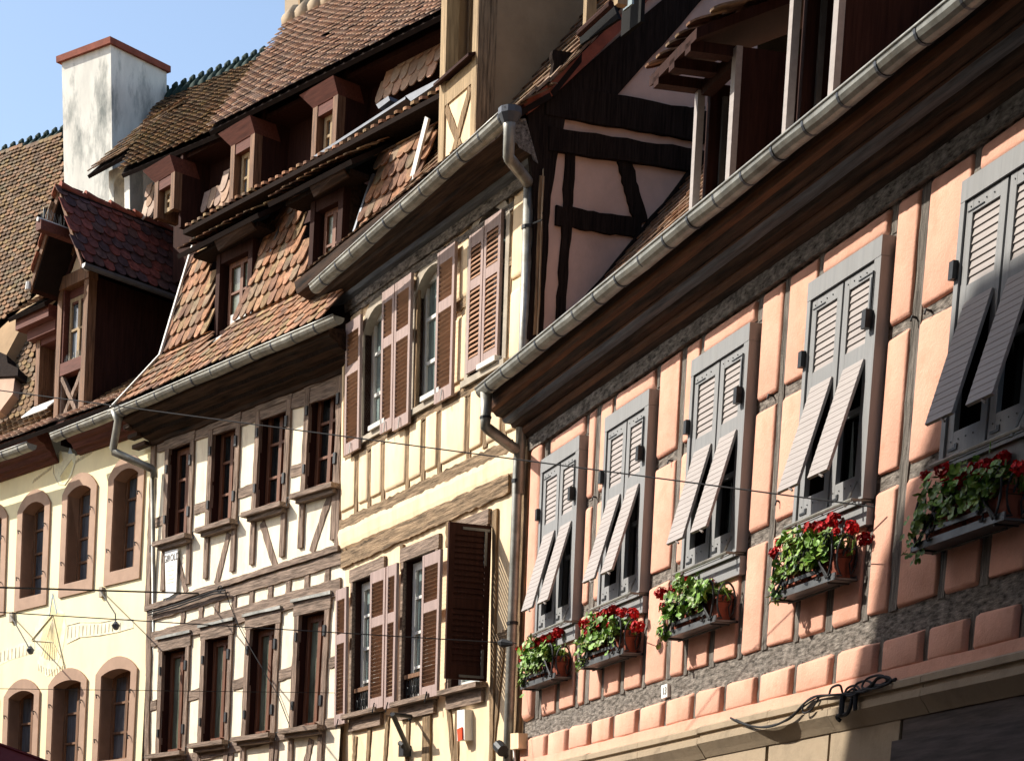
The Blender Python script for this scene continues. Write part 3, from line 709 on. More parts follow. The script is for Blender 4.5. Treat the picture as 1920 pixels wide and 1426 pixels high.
for i in range(4):
    a, b = np.array(gv[i]), np.array(gv[i+1]); d = nn(b-a); nq = np.array([d[1], -d[0]])*.10
    m.prism([G.P(*a, .10), G.P(*b, .10), G.P(*(b+nq), .10), G.P(*(a+nq), .10)], -G.N*.05, 0)
    L = np.linalg.norm(b-a); k = int(L/.16)
    for j in range(k):
        c = a+d*(j+.5)*L/k; up = -nq/.1
        m.prism([G.P(*(c-d*.09+up*.005), .13), G.P(*(c+d*.11+up*.02), .13), G.P(*(c+d*.10+up*.045), .13), G.P(*(c-d*.09+up*.03), .13)], -G.N*.3, 1, tint=(random.uniform(.7, 1.1),)*3)
m.build('verge', ['terracotta', 'tile_red'], cream)
# roof of the cream house
e0 = C.P(UL-.35, 5.02, .46); e1 = C.P(0.02, 5.02, .46); k0 = C.P(UL-.3, 5.30, 0); k1 = C.P(.02, 5.30, 0); t0 = C.P(UL-.3, 8.3, -2.6); t1 = C.P(.02, 8.3, -2.6)
m = MB()
tiles(m, e0, e1, k1, k0, sw=.17, sv=.15, tints=tnt); tiles(m, k0, k1, C.P(.02, 6.6, -1.13), C.P(UL-.3, 6.6, -1.13), sw=.17, sv=.15, tints=tnt)
m.prism([C.P(UL-.3, 6.55, -1.15), C.P(.02, 6.55, -1.15), t1, t0], -C.N*.1, 1)
m.build('roof', ['tile_brown', 'roof_deck'], cream)
m = MB(); volume(m, C, UL, UR-.35, GROUND, 5.2, 0, -5.2); m.prism([t0, t1, C.P(.02, 5.2, -5.3), C.P(UL, 5.2, -5.3)], Z3*.05)
m.prism([C.P(UL, 5.0, -.02), C.P(UL, 8.2, -2.6), C.P(UL, 5.0, -5.2)], C.U*.05)
m.build('rear_wall', 'shade_plaster', cream)
# big dormer
hf = .12
def cp(x, y): return C.uv(x, y, hf)
dl = cp(820, 330)[0]; dr = cp(889, 250)[0]; dr2 = dr+.07
m = MB(); vb, vt = 5.0, 8.2
m.box(C, dl, dl+.13, vb, vt, hf-.14, hf, 0); m.box(C, dr-.10, dr, vb, vt, hf-.14, hf, 0)
m.box(C, dl+.13, dr-.10, 5.80, 5.99, hf-.14, hf-.004, 0)
m.box(C, dl+.13, dr-.10, vb, 5.80, hf-.1, hf-.02, 1)
m.beam(C, (dl+.15, 5.05), (dr-.14, 5.78), .09, h0=hf-.05, h1=hf-.006, uv=True, mi=2); m.beam(C, (dl+.15, 5.78), (dr-.14, 5.05), .09, h0=hf-.05, h1=hf-.008, uv=True, mi=2)
m.box(C, dr-.001, dr+.03, vb, vt, hf-.2, hf-.0, 3)
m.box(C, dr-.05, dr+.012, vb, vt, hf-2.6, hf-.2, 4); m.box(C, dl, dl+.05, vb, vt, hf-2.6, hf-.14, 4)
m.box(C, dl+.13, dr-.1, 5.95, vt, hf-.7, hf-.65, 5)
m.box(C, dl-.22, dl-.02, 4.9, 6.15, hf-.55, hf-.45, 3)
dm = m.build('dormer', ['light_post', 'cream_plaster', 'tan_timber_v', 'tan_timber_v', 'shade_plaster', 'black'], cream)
q = MB(); q.prism([C.P(dl+.02, 6.02, hf+.08), C.P(dr-.02, 6.02, hf+.08), C.P(dr-.02, 6.06, hf-.05), C.P(dl+.02, 6.06, hf-.05)], -Z3*.025); q.build('sill', 'dark_brown', dm)
s_ = MB(); s_.box(C, dl+.13, dl+.17, 6.05, vt, hf-.3, hf-.24); s_.box(C, dr-.36, dr-.29, 6.05, vt, hf-.26, hf-.2, 1); s_.box(C, dr-.15, dr-.101, 6.05, vt, hf-.26, hf-.2, 1)
s_.each('casement', ['tan_timber_v', 'white_paint'], dm)
q = MB()
q.box(C, dr-.29, dr-.15, 6.08, vt-.1, hf-.24, hf-.23); q.build('glass', 'glass_pale', dm)
# second dormer beyond
a = C.uv(1092, 62, hf); 
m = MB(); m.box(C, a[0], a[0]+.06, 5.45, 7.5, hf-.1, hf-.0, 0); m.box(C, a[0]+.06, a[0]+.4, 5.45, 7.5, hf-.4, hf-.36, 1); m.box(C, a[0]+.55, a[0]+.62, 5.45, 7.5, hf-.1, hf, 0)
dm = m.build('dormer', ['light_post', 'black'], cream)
q = MB(); q.box(C, a[0]+.4, a[0]+.55, 5.5, 7.4, hf-.2, hf-.18); q.build('glass', 'glass_pale', dm)
q = MB(); q.tube([C.p(1086, 63, .25), C.p(1146, 8, .25)], .03, 8)
q.px(C, [(1086, 68), (1150, 10), (1160, 35), (1088, 84)], .14, .17, 1); q.build('sill', ['dark_brown', 'tile_brown'], dm)
# ================================================================ WHITE TIMBER HOUSE (plane B)
white = thing('timber_house', 'white house with brown timber frame and red mansard roof beside the yellow house', 'house', B, B.P(-4.6, GROUND-4.7, 0))
GB = GROUND-B.O[2]
BL = -4.62; BR = -.02
def rq(pl, tl, tr, bl_, br_):
    a, b, c, d = pl.uv(*tl), pl.uv(*tr), pl.uv(*bl_), pl.uv(*br_)
    return ((a[0]+c[0])/2, (b[0]+d[0])/2, (c[1]+d[1])/2, (a[1]+b[1])/2)
UW = [rq(B, (317.7, 842), (359, 827), (316, 1016), (355, 999)), rq(B, (400, 806.8), (444, 790), (397, 989), (440, 973)),
      rq(B, (488.6, 771.6), (539, 751), (484.7, 960), (534, 941)), rq(B, (582, 728.6), (637, 708), (577, 925), (629, 906))]
DW = [rq(B, (311, 1221), (351.6, 1211), (298, 1415), (344, 1405)), rq(B, (389, 1199), (433.6, 1189), (379, 1394.5), (422, 1385)),
      rq(B, (474, 1180), (520, 1168), (461, 1383), (509.5, 1371)), rq(B, (567, 1154), (615, 1140.6), (550, 1367), (599, 1357))]
m = MB()
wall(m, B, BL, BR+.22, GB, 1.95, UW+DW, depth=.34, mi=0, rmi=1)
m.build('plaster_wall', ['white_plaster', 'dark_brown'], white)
pv, ph = MB(), MB()
pv.beam(B, (291, 825), (279, 1140), .13, n=20, jit=.01, h1=.03); pv.beam(B, (283, 1137), (276, 1440), .13, n=20, jit=.01, h1=.03)
pv.beam(B, (638, 700), (634, 1030), .10, n=16, jit=.008, h1=.03)
ph.beamq(B, (298, 822), (650, 698), (650, 735), (298, 850), n=20, jit=.006, h1=.025)
for k, W_ in enumerate((UW, DW)):
    for (a, b, c, d) in W_:
        lo = c-(.62 if k == 0 else .75)
        for e, f in ((a-.10, a), (b, b+.10)): pv.strip(B, ((e, lo), (e, d)), ((f, lo), (f, d)), -.02, .032, 14, .006)
        ph.strip(B, ((a-.12, d+.15), (b+.12, d+.15)), ((a-.12, d), (b+.12, d)), -.02, .036, 6, .005)
        if k == 1: ph.strip(B, ((a-.15, d+.19), (b+.15, d+.19)), ((a-.15, d+.155), (b+.15, d+.155)), -.02, .07, 4, .003, 1)
for a, b in (((292, 980), (307, 975)), ((366, 955), (390, 948)), ((449, 925), (480, 915)), ((546, 885), (571, 877)), ((278, 1325), (294, 1320)), ((354, 1305), (376, 1298)), ((438, 1284), (460, 1277)), ((524, 1267), (551, 1257)), ((618, 1243), (640, 1235))):
    ph.beam(B, a, b, .125, n=4, jit=.006, h1=.015)
ph.beamq(B, (277, 1137), (640, 1022), (640, 1033), (277, 1147), n=40, jit=.006, h1=.06)
ph.beamq(B, (279, 1149), (642, 1035), (642, 1058), (279, 1166), n=40, jit=.008, h1=.03)
ph.beamq(B, (286, 1186), (641, 1083), (641, 1116), (286, 1212), n=40, jit=.008, h1=.03)
ph.beamq(B, (278, 1432), (640, 1342), (640, 1360), (278, 1450), n=40, jit=.008, h1=.02)
for x, y in ((344, 1160), (378, 1150), (408, 1141), (440, 1132), (473, 1122), (508, 1112), (542, 1101), (577, 1091), (615, 1080)): pv.beam(B, (x+1, y-15), (x-1, y+15), .1, n=5)
for a, b, w in (((430, 999), (406, 1095), .11), ((492, 978), (518, 1064), .11), ((620, 928), (585, 1035), .11), ((334, 1050), (350, 1110), .1), ((585, 1385), (572, 1440), .11)): pv.beam(B, a, b, w, n=10, h1=.012)
for x, y in ((360, 1415), (436, 1395), (520, 1380), (607, 1365)): pv.beam(B, (x, y), (x-4, y+60), .1, n=6)
pv.each('post', 'brown_timber_v', white); ph.each('beam', ['brown_timber_h', 'zinc'], white)
for k, W_ in enumerate((UW, DW)):
    for i, (a, b, c, d) in enumerate(W_):
        s_ = sash(white, B, a+.01, b-.01, c, d-.01, -.15, cols=2, rows=3 if k == 0 else 1, gl='glass_dark' if k == 0 else 'glass_green', w=.07, bar=.03)
        q = MB(); q.box(B, a-.16, b+.14, c-.07, c-.015, -.02, .15); q.box(B, a-.10, b+.10, c-.12, c-.07, -.01, .09); q.box(B, a+.3, b-.05, c-.014, c+.03, -.2, .06, 1)
        for uu in (a-.17,): q.tube([B.P(uu, c-.05, .14), B.P(uu-.03, c-.05, .15), B.P(uu-.03, c-.14, .15)], .009, 5, 2)
        q.build('sill', ['brown_timber_h', 'window_wood', 'iron'], s_)
        q = MB()
        for vv in (c+.22, d-.3):
            q.box(B, b+.0, b+.05, vv, vv+.12, .03, .05); q.box(B, a-.05, a-.01, vv, vv+.10, .03, .05)
        q.each('hinge', 'iron', s_)
        q = MB(); q.box(B, b-.05, b-.02, c+.03, d-.06, -.09, -.0); q.build('casement', 'window_wood', s_)
# eaves boards
m = MB()
m.box(B, BL, BR+.32, 1.93, 2.45, -.4, .2, 1)
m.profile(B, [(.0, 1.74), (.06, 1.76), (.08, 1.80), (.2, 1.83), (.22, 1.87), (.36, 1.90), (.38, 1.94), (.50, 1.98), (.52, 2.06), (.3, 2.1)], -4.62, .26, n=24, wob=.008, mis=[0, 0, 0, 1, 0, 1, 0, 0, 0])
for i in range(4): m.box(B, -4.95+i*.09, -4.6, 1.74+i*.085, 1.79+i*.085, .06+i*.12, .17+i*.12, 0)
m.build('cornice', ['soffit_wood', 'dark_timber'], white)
a = B.uv(250, 768, .55); b = B.uv(640, 582, .55)
gutter(white, B, (a[0]-.5, (a[1]+b[1])/2-.03, .58), (b[0], (a[1]+b[1])/2, .58), r=.08, step=.46)
gu = a[0]-.42; gv_ = (a[1]+b[1])/2-.03
m = MB(); t0_ = B.P(gu+.05, gv_, .58); t1_ = B.p(212, 846, .55); t2_ = B.p(289, 880, .10); t3_ = t2_.copy(); t3_[2] = GROUND
m.tube([t0_, t0_-Z3*.12, t1_+Z3*.03, t1_, t1_+(t2_-t1_)*.96, t2_, t2_-Z3*.1], [.10, .052, .05, .05, .05, .05, .05], 12)
m.tube([t2_-Z3*.08-A.U*.04, t3_-A.U*.04], .03, 8)
m.build('downpipe', 'zinc', white, smooth=True)
# mansard
tn = [(1.2, .95, .8), (1.1, .8, .62), (.85, .85, .8), (1.1, 1.05, .8), (.75, .6, .55), (1.3, 1.0, .85)]
def bp(u, v, h): return B.P(u, v, h)
d1 = [(396, 410), (470, 380), (500, 398), (500, 438), (440, 606), (388, 664), (396, 560)]
d2 = [(571, 360), (640, 300), (705, 280), (705, 330), (655, 480), (640, 520), (585, 575), (571, 540)]
m = MB(); hh = [d1, d2]
uL0, uL1, uL2 = -4.75, -4.05, -3.72; uR = 1.30
tiles(m, bp(uL0, 2.16, .55), bp(.16, 2.16, .55), bp(.30, 2.72, .22), bp(uL1, 2.72, .22), sw=.15, sv=.125, tints=tn, holes=hh, mi=0, wave=.004, doff=.5)
tiles(m, bp(uL1, 2.72, .22), bp(uR, 2.72, .22), bp(uR, 3.95, -.05), bp(uL2-.06, 3.95, -.05), sw=.15, sv=.17, tints=tn, holes=hh, lift=.045, th=.018, mi=0, wave=.006, doff=.65)
m.build('mansard_roof', ['tile_red', 'roof_deck'], white)
m = MB()
m.prism([bp(uL1-.03, 2.70, .27), bp(uL1+.01, 2.70, .27), bp(uL2+.01, 4.25, -.06), bp(uL2-.03, 4.25, -.06)], B.N*.03)
m.prism([bp(uL0-.03, 2.14, .60), bp(uL0+.02, 2.14, .60), bp(uL1+.02, 2.72, .26), bp(uL1-.03, 2.72, .26)], B.N*.03)
m.px(B, [(797, 218), (803, 222), (764, 378), (757, 376)], .07, .1)
m.each('verge_flashing', 'white_metal', white)
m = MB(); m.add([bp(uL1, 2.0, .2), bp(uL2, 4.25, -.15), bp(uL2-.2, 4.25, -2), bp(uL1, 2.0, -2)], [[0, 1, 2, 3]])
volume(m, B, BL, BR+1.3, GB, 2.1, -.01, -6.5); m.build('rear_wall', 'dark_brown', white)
# dormers of the steep slope
def bdormer(x0, x1, ytop, ybot, xf, sx):
    hf = .16; a = B.uv(x0, ybot, hf); b = B.uv(x1, ybot-45, hf); t = B.uv(x0, ytop, hf)
    u0, u1, v0, v1 = a[0], b[0], (a[1]+b[1])/2, t[1]
    m = MB(); m.box(B, u0, u0+.09, v0, v1, hf-.3, hf); m.box(B, u1-.10, u1, v0, v1, hf-.1, hf); m.box(B, u0+.09, u1-.1, v1-.12, v1, hf-.3, hf-.01)
    m.box(B, u0+.09, u1-.1, v0-.05, v0+.05, hf-.3, hf-.02)
    m.prism([B.P(u1-.03, v0, hf-.1), B.P(u1-.03, v1+.1, hf-.1), B.P(u1-.03, v1+.1, hf-1.1), B.P(u1-.03, v0, hf-.45)], B.U*.03, 1)
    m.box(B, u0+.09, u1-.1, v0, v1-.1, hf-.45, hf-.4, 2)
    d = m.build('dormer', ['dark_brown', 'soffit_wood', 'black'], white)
    sash(d, B, u0+.16, u1-.1, v0+.12, v1-.12, hf-.15, cols=2, rows=2, gl='glass_green', w=.055, bar=.025, name='casement')
    q = MB(); q.prism([B.P(u0-.03, v0-.1, hf+.12), B.P(u1+.15, v0-.1, hf+.12), B.P(u1+.1, v0, hf-.02), B.P(u0, v0, hf-.02)], -Z3*.02); q.box(B, u0+.25, u1-.12, v0+.07, v0+.22, hf-.12, hf-.09, 1); q.build('sill', ['white_metal', 'white_metal'], d)
    q = MB(); q.prism([B.P(u1+.03, v0-.05, .20), B.P(u1+.07, v0-.05, .20), B.P(u1+.42, v1+.05, .02), B.P(u1+.38, v1+.05, .02)], B.N*.03); q.build('flashing', 'zinc_dark', d)
    q = MB(); 
    tiles(q, B.P(u0-.55, v1+.10, hf+.28), B.P(u1+.5, v1+.10, hf+.28), B.P(u1+.5, v1+.55, hf-.5), B.P(u0-.55, v1+.55, hf-.5), sw=.15, sv=.13, tints=tn, mi=0, wave=.02)
    q.box(B, u0-.3, u1+.35, v1+.0, v1+.05, hf-.1, hf+.16, 3); q.prism([B.P(u0+.3, v1-.06, hf+.16), B.P(u1+.3, v1-.02, hf+.16), B.P(u1+.3, v1+.05, hf+.24), B.P(u0+.3, v1+.05, hf+.24)], -B.N*.03, 2)
    q.build('dormer_roof', ['tile_brown', 'roof_deck', 'soffit_wood', 'dark_timber'], d)
bdormer(400, 468, 482, 640, 470, 0)
bdormer(574, 636, 385, 562, 640, 0)
# upper tier: projecting tiled eave over the steep slope
EV = [B.p(345, 436, .14), B.p(822, 146, .14)]
m = MB()
e0, e1 = EV; zz = (e0[2]+e1[2])/2; e0[2] = e1[2] = zz
e0, e1 = B.P(B.loc(e0)[0], 4.17, .16), B.P(B.loc(e1)[0]+.25, 4.17, .16)
f0, f1 = e0+Z3*.04-B.N*.8, e1+Z3*.04-B.N*.8
tiles(m, e0, e1, f1, f0, sw=.15, sv=.16, tints=tn, lift=.022, th=.03, mi=0, wave=.012)
m.prism([e0-Z3*.08-B.N*.03, e1-Z3*.08-B.N*.03, e1-Z3*.02-B.N*.03, e0-Z3*.02-B.N*.03], -B.N*.6, 2)
m.build('upper_eave', ['tile_red', 'roof_deck', 'dark_timber'], white)
m = MB(); m.prism([B.p(584, 300, .02), B.p(760, 186, .02), B.p(760, 181, .02), B.p(584, 295, .02)], -B.N*.25+Z3*.0); m.px(B, [(705, 196), (728, 180), (731, 188), (710, 204)], -.1, .03); m.px(B, [(760, 180), (822, 148), (822, 155), (770, 190)], -.1, .02); m.build('lead_flashing', 'zinc_dark', white)
# second tier: dark wall, small dormers, top roof
hE = lambda t: -.50-.50*t
q0, q1 = B.p(265, 325, -.5), B.p(850, 47, -.95); z_ = (q0[2]+q1[2])/2
eu0, eu1 = B.loc(q0)[0], B.loc(q1)[0]; ev = B.uv(500, 203, -.70)[1]
TE0, TE1 = B.P(eu0, ev+.02, -.5), B.P(eu1+.5, ev-.0, -.95)
m = MB()
low0, low1 = B.P(eu0+.6, 4.5, -.75), B.P(eu1+.8, 4.5, -1.0)
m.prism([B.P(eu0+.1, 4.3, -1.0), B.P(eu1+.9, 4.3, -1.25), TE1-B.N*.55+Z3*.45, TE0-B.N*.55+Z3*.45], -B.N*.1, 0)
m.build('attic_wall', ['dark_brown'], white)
m = MB()
clipT = [[(262, 375), (290, 350), (297, 395), (262, 420)], [(360, 418), (395, 375), (432, 338), (432, 388)], [(700, 200), (765, 90), (826, 50), (826, 140)]]
for c in clipT:
    m = MB(); tiles(m, B.P(eu0-.5, 4.45, -.75), B.P(eu1+1, 4.45, -1.0), B.P(eu1+1, ev+.05, -1.32), B.P(eu0-.5, ev+.05, -.92), clip=c, sw=.16, sv=.15, tints=tnt, deck=False, mi=0)
    m.build('attic_roof', ['tile_pink', 'roof_deck'], white)
def edormer(x0, x1, xr, ytop, ybot, h):
    a = B.uv(x0, ytop, h); b = B.uv(x1, ytop-30, h); c = B.uv(x0, ybot, h)
    u0, u1, v1, v0 = a[0], b[0], (a[1]+b[1])/2, c[1]
    m = MB(); m.box(B, u0, u0+.10, v0, v1, h-.35, h); m.box(B, u1-.10, u1, v0, v1, h-.12, h); m.box(B, u0+.1, u1-.1, v1-.12, v1, h-.35, h-.01, 1)
    m.prism([B.P(u0, v1, h), B.P(u0-.18, v1+.17, h+.10), B.P(u1+.02, v1+.17, h+.10), B.P(u1, v1, h)], -B.N*.4, 1)
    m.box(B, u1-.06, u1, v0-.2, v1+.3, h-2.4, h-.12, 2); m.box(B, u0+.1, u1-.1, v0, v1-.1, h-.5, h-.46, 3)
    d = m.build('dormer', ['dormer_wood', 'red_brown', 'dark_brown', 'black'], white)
    sash(d, B, u0+.14, u1-.08, v0+.06, v1-.12, h-.14, cols=2, rows=2, fr='light_post', gl='glass_grey', w=.05, bar=.03, name='casement')
edormer(290, 328, 0, 347, 410, -.52); edormer(433, 478, 0, 277, 392, -.66); edormer(587, 634, 0, 205, 306, -.80)
r0, r1 = B.p(530, 55, -4.3), B.p(760, -60, -4.3)
m = MB()
def at_x(P0, P1, x):
    lo, hi = 0., 1.
    for _ in range(40):
        t = (lo+hi)/2
        if proj(P0+(P1-P0)*t)[0] < x: lo = t
        else: hi = t
    return P0+(P1-P0)*lo
ea = at_x(TE0, TE1, 404)-B.N*0+B.N*.12; eb = TE1+B.N*.12
rr0, rr1 = B.p(536, 46, -4.3), B.p(900, -137, -4.6)
TEx = Z3*0
tp = [(1, 1, 1), (1.1, 1, .95), (.92, .9, .9), (1.05, .92, .85)]
hol = [[(612, 62), (622, 68), (614, 78), (605, 72)]]
tiles(m, ea, eb, rr1, rr0, sw=.17, sv=.17, tints=tp, mi=0, holes=hol, lift=.035, var=.10)
n_ = nn(np.cross(eb-ea, rr0-ea))
for k in range(46):   # thicker fringe at the eave
    pass
for q in ((491, 124),): m.tube([np.array(ea*0+B.p(*q, -3.2)), B.p(q[0], q[1], -3.0)], .10, 8, 1)
m.build('top_roof', ['tile_pink', 'roof_deck'], white)
m = MB()   # ridge tiles in mortar
for k in range(14):
    a_ = rr0+(rr1-rr0)*k/14+Z3*.03; b_ = rr0+(rr1-rr0)*(k+.95)/14+Z3*.05; m.tube([a_, b_], [.10, .14], 9)
m.build('ridge', 'ledge_stone', white, smooth=True)
m = MB(); m.px(B, [(534, -60), (559, -60), (559, 24), (534, 48)], -5.3, -4.6, 0); a_ = B.p(559, 24, -4.6); m.prism([a_, B.p(559, -60, -4.6), B.p(559, -60, -4.6)-B.N*1.4, a_-B.N*1.4], B.U*.05, 1)
m.build('chimney', ['ledge_stone', 'shade_plaster'], white)
m = MB(); m.prism([TE0-Z3*.05-B.N*.14, TE1-Z3*.05-B.N*.14, TE1+Z3*.0-B.N*.14, TE0-Z3*.0-B.N*.14], -B.N*.5, 0); m.prism([rr0, rr1, rr1-B.N*4-Z3*4.5, rr0-B.N*4-Z3*4.5], -Z3*.1, 1)
m.build('eave_board', ['dark_brown', 'roof_deck'], white)
# ================================================================ YELLOW HOUSE (plane A)
yel = thing('yellow_house', 'yellow house with arched sandstone windows, sundial paintings and a gabled dormer', 'house', A, A.P(-6, GROUND-A.O[2], 0))
GA_ = GROUND-A.O[2]
def aw(ol, orr, ob_l, ob_r, peak, flt, frt):
    """opening from photo points"""
    a, b, c, d = A.uv(*ol), A.uv(*orr), A.uv(*ob_l), A.uv(*ob_r)
    return (a[0]+c[0])/2, (b[0]+d[0])/2, (c[1]+d[1])/2, (a[1]+b[1])/2, A.uv(*peak)[1]
UO = [aw((45.6, 963), (86, 947), (39, 1126), (81, 1109), (68, 941), 0, 0), aw((129, 930.5), (173, 916), (124, 1098), (167, 1082), (152, 911), 0, 0), aw((215.6, 900.5), (261, 886), (210, 1075.5), (255, 1058.6), (240, 879), 0, 0)]
LO = [aw((21, 1312.5), (68, 1298), (11, 1470), (60, 1455), (48, 1294), 0, 0), aw((105, 1289), (156, 1277), (95, 1450), (147, 1438), (135, 1274), 0, 0), aw((194, 1269.5), (249, 1256.5), (184, 1430), (240, 1418), (226, 1253), 0, 0)]
w0 = UO[0]; stp = (UO[2][0]-UO[0][0])/2
UO.insert(0, (w0[0]-stp, w0[1]-stp, *w0[2:])); LO.insert(0, (LO[0][0]-stp, LO[0][1]-stp, *LO[0][2:]))
m = MB(); AL, AR = -7.2, -.03
hl = [(a, b, c, e) for a, b, c, d, e in UO+LO]
wall(m, A, AL, AR, GA_, 2.02, hl, depth=.34, mi=0, rmi=1)
m.build('plaster_wall', ['yellow_plaster', 'sandstone'], yel)
for (a, b, c, d, e) in UO+LO:
    m = MB(); arched_surround(m, A, a, b, c, d, e, .155, .17, -.01, .03, ft=.17)
    m.build('window_surround', 'sandstone', yel)
    s_ = sash(yel, A, a, b, c, e, -.22, cols=2, rows=4 if (a, b, c, d, e) in UO else 3, fr='dormer_wood', gl='glass_grey', w=.06, bar=.03)
    q = MB()
    for vv in (c+.3, d-.25):
        for uu in (a-.06, b+.05): q.tube([A.P(uu, vv, .03), A.P(uu+.01, vv, .07), A.P(uu+.03, vv-.05, .07)], .009, 5)
    q.build('shutter_hook', 'iron', s_)
m = MB()
pr = [(0, 2.0), (.05, 2.01), (.08, 2.05), (.12, 2.06), (.16, 2.12), (.22, 2.14), (.27, 2.2), (.33, 2.21), (.40, 2.27), (.42, 2.33), (.2, 2.36)]
c1 = A.uv(88, 880, .2)[0]; c2 = A.uv(128, 850, .2)[0]
m.profile(A, pr, AL, c1); m.profile(A, pr, c2, AR+.05)
m.build('cornice', 'red_brown', yel)
ga = A.uv(60, 829, .52); gb_ = A.uv(104, 802, .52); gc = A.uv(225, 755, .52)
gutter(yel, A, (AL, ga[1]-.02, .52), (ga[0], ga[1]-.02, .52), r=.085, step=.45)
gutter(yel, A, (gb_[0], ga[1]-.02, .52), (gb_[0]+2.1, ga[1]+.02, .52), r=.085, step=.42)
# sundial paintings on the wall
def paint(pl, pts, mi, k): 
    m_.px(pl, pts, 0, .003+.001*k, mi)
def lines(pts, w=.012, h=.009, mi=3):
    for i in range(len(pts)-1): m_.beam(A, pts[i], pts[i+1], w, h0=.001, h1=h, n=1, jit=0, mi=mi)
m_ = MB()
paint(A, [(100, 865), (112, 845), (140, 850), (143, 862), (135, 890), (122, 908), (110, 905), (102, 888)], 2, 0)
paint(A, [(122, 880), (134, 862), (138, 868), (132, 886), (124, 902), (116, 905), (113, 893)], 1, 1)
paint(A, [(127, 850), (131, 838), (136, 850)], 0, 1); paint(A, [(110, 856), (114, 844), (118, 862), (112, 868)], 1, 2)
m_.build('crest_painting', ['paint_blue', 'paint_ochre', 'paint_pale', 'paint_line'], yel) if 0 else None
lines([(100, 865), (101, 888), (110, 907), (122, 909), (135, 890), (143, 862)], .01); lines([(113, 893), (122, 878), (136, 860)], .01)
for k in range(9): lines([(62+k*4, 905-k*3), (66+k*4, 897-k*3)], .01)
for k in range(8): lines([(143+k*4, 868-k*2.5), (148+k*4, 859-k*2.5)], .01)
m_.build('crest_painting', ['paint_blue', 'paint_ochre', 'paint_pale', 'paint_line'], yel); m_ = MB()
paint(A, [(90, 1150), (99, 1113), (108, 1140), (120, 1147), (124, 1175), (118, 1215), (104, 1255), (88, 1268), (74, 1255), (64, 1215), (66, 1175), (80, 1150)], 2, 0)
paint(A, [(92, 1150), (99, 1118), (106, 1148), (120, 1150), (112, 1200), (104, 1235), (84, 1235), (76, 1200), (84, 1165)], 1, 1)
lines([(93, 1155), (99, 1113), (107, 1150)], .02, mi=0)
bt = [(66, 1203), (40, 1205), (20, 1212), (0, 1222), (-10, 1230)]; bb = [(66, 1222), (40, 1230), (20, 1236), (0, 1246), (-10, 1254)]
for i in range(4): paint(A, [bt[i], bt[i+1], bb[i+1], bb[i]], 2, 0)
bt = [(126, 1172), (150, 1166), (190, 1166), (222, 1160), (250, 1160)]; bb = [(126, 1206), (150, 1194), (190, 1190), (222, 1184), (250, 1176)]
for i in range(4): paint(A, [bt[i+1], bt[i], bb[i], bb[i+1]][::-1], 2, 0)
lines(bt, .009); lines(bb, .009)
for k in range(15): x = 128+k*7; lines([(x, 1174-(x-126)*.07), (x-1, 1196-(x-126)*.15)], .011)
for k in range(9): x = 2+k*7; lines([(x, 1222-x*.28), (x-1, 1240-x*.25)], .011)
for k in range(9): lines([(99, 1160), (78+k*5, 1230+8*math.sin(k*.4))], .005)
for k in range(11): lines([(72+k*5, 1244+10*math.sin(k*.31)), (73+k*5, 1256+10*math.sin(k*.31))], .010)
lines([(100, 1152), (127, 1275)], .006, .02); lines([(60, 1200), (100, 1152)], .006, .02); lines([(60, 1200), (100, 1203), (120, 1240)], .006, .02)
m_.build('sundial_painting', ['paint_blue', 'paint_ochre', 'paint_pale', 'paint_line'], yel)
# roof
Rh = -4.2
tr_ = A.p(300, 185, Rh); tl_ = A.p(-120, 333, Rh)
bl_ = A.P(-7.5, 3.45, -1.15); br_ = A.P(1.5, 3.45, -1.15)
brown = [(1, 1, 1), (1.2, 1, .85), (.8, .85, .8), (1, .9, .75), (1.15, 1.1, .8), (.7, .65, .6)]
m = MB()
lowc = [(-400, 930), (40, 640), (70, 560), (100, 545), (100, 800), (-400, 1130)]
holes_low = [(38, 600), (100, 562), (110, 800), (100, 790), (98, 752), (66, 772), (66, 625)]
e0, e1 = A.P(-7.5, 2.30, .50), A.P(.1, 2.30, .50)
g0, g1 = A.P(-7.5, 2.62, .02), A.P(.1, 2.62, .02)
tiles(m, e0, e1, g1, g0, sw=.165, sv=.12, tints=tp, mi=2, holes=[holes_low])
tiles(m, g0, g1, A.P(.1, 3.45, -1.15), A.P(-7.5, 3.45, -1.15), sw=.165, sv=.15, tints=brown, mi=0, holes=[holes_low])
def onroof(u, s): return bl_+(br_-bl_)*u+(tl_+(tr_-tl_)*u-(bl_+(br_-bl_)*u))*s
tiles(m, bl_, br_, tr_, tl_, clip=lowc, holes=[holes_low], sw=.17, sv=.165, tints=brown, mi=0, deck=True)
m.build('lower_roof', ['tile_brown', 'roof_deck', 'tile_pink'], yel)
# upper slope, lifted over a plastered cheek
nr_ = nn(np.cross(br_-bl_, tl_-bl_)); 
m = MB(); off = nr_*.25
upc = [(-400, 430), (0, 290), (118, 253), (122, 345), (100, 380), (75, 410), (72, 480), (84, 535), (60, 560), (-400, 900)]
tiles(m, bl_+off, br_+off, tr_+off*.3, tl_+off*.3, clip=upc, sw=.17, sv=.165, tints=brown, mi=0, deck=False, lift=.045)
um = onroof(0, .38)+off-nr_*.05; 
m.build('upper_roof', ['tile_brown', 'roof_deck'], yel)
m = MB()
def onr(x, y, o=0.):
    """point seen at x,y on the yellow house's roof slope"""
    r = wray(x, y); P0 = bl_+nr_*o; return r*(np.dot(P0, nr_)/np.dot(r, nr_))
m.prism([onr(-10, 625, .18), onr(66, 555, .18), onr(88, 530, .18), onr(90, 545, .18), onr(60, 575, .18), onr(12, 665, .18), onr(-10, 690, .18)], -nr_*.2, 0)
m.build('roof_cheek', ['shade_plaster'], yel)
